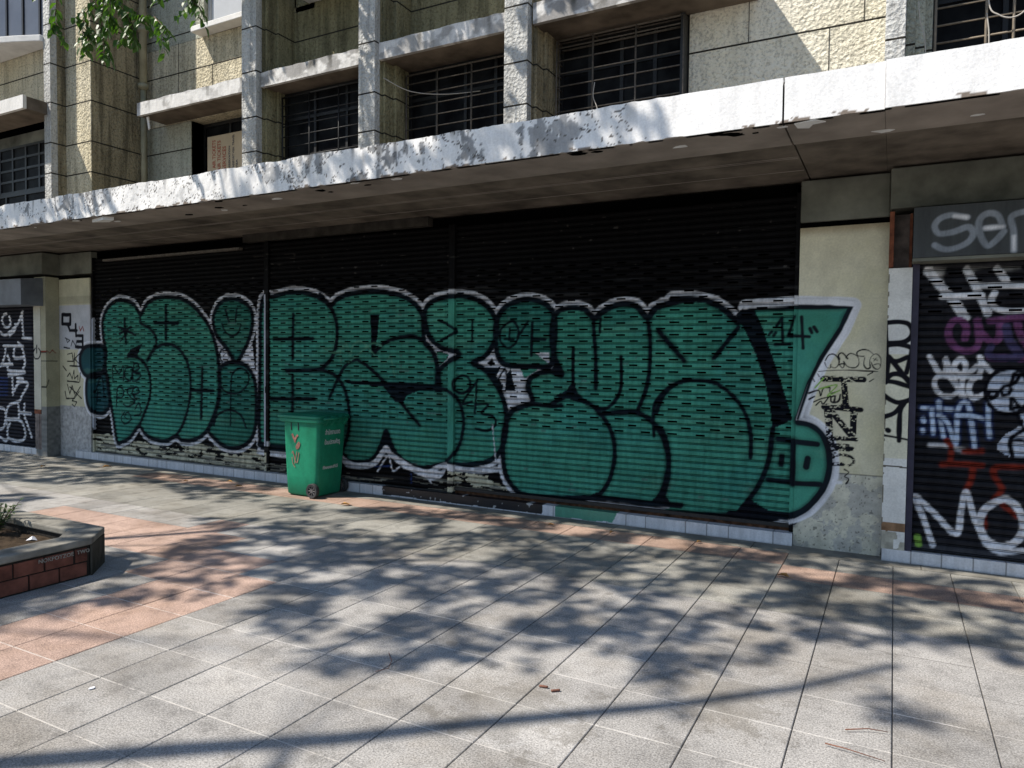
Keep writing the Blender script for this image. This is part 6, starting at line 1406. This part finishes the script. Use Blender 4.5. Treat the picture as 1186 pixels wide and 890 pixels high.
# the bough that dips into the picture at the top left
base = Vector((-9.4, -5.7, 0))
hb_ = MB(); hl = MB()
def bough(pts, r0, r1): hb_.tube([Vector(p) - base for p in pts], r0, r1, n=6)
def leaflets(p0, p1, n, L=.085):
    p0, p1 = Vector(p0), Vector(p1); d = (p1 - p0).normalized()
    for k in range(n):
        f = k / (n - 1); c = p0.lerp(p1, f); s = d.cross(Vector((0, 0, 1))).normalized() * (1 if k % 2 else -1)
        dr = (s * .75 + d * .35 + Vector((0, 0, -.75)) + rv3() * .35)
        pp, F_ = leaf_pts(c - base, dr, Vector((rnd.uniform(-.6, .6), rnd.uniform(-.6, .6), 1)), L * rnd.uniform(.75, 1.15), L * rnd.uniform(.42, .55), .2); hl.add(pp, F_)
bough([(-9.4, -5.7, 4.3), (-9.4, -5.2, 6.4), (-8.9, -4.2, 7.8), (-7.9, -3.0, 7.7), (-7.4, -2.5, 6.9), (-7.35, -2.5, 5.75), (-7.2, -2.2, 5.35)], .028, .010)
tw = [((-7.35, -2.5, 5.75), (-7.95, -2.25, 5.30), 10), ((-7.95, -2.25, 5.30), (-8.05, -2.2, 5.08), 7), ((-7.2, -2.2, 5.35), (-7.55, -2.2, 5.12), 9), ((-7.55, -2.2, 5.12), (-7.62, -2.18, 4.88), 11), ((-7.2, -2.2, 5.35), (-7.25, -2.2, 4.98), 12),
      ((-7.25, -2.2, 4.98), (-7.18, -2.2, 4.66), 10), ((-7.2, -2.2, 5.35), (-6.85, -2.2, 5.05), 12), ((-6.85, -2.2, 5.05), (-6.72, -2.2, 4.74), 14), ((-6.85, -2.2, 5.05), (-6.42, -2.2, 4.92), 12), ((-6.42, -2.2, 4.92), (-6.18, -2.2, 4.70), 10),
      ((-7.2, -2.2, 5.35), (-6.5, -2.25, 5.35), 10), ((-6.5, -2.25, 5.35), (-6.0, -2.2, 5.12), 12), ((-6.0, -2.2, 5.12), (-5.72, -2.2, 4.80), 11), ((-6.0, -2.2, 5.12), (-5.55, -2.2, 5.0), 8), ((-7.55, -2.2, 5.12), (-7.35, -2.15, 4.92), 8), ((-6.95, -2.3, 5.2), (-7.0, -2.3, 4.85), 12)]
for a, b_, n in tw:
    m_ = (Vector(a) + Vector(b_)) / 2 + rv3() * .04; bough([a, m_, b_], .006, .002); leaflets(a, b_, int(n * 1.25), .11)
    for k_ in range(2):
        e_ = m_ + Vector((rnd.uniform(-.22, .22), rnd.uniform(-.1, .1), rnd.uniform(-.26, -.08))); bough([m_, e_], .004, .0015); leaflets(m_, e_, 7, .11)
hb_.build('limb', MT['bark'], rA, smooth=True); hl.build('crown', MT['leaf'], rA)
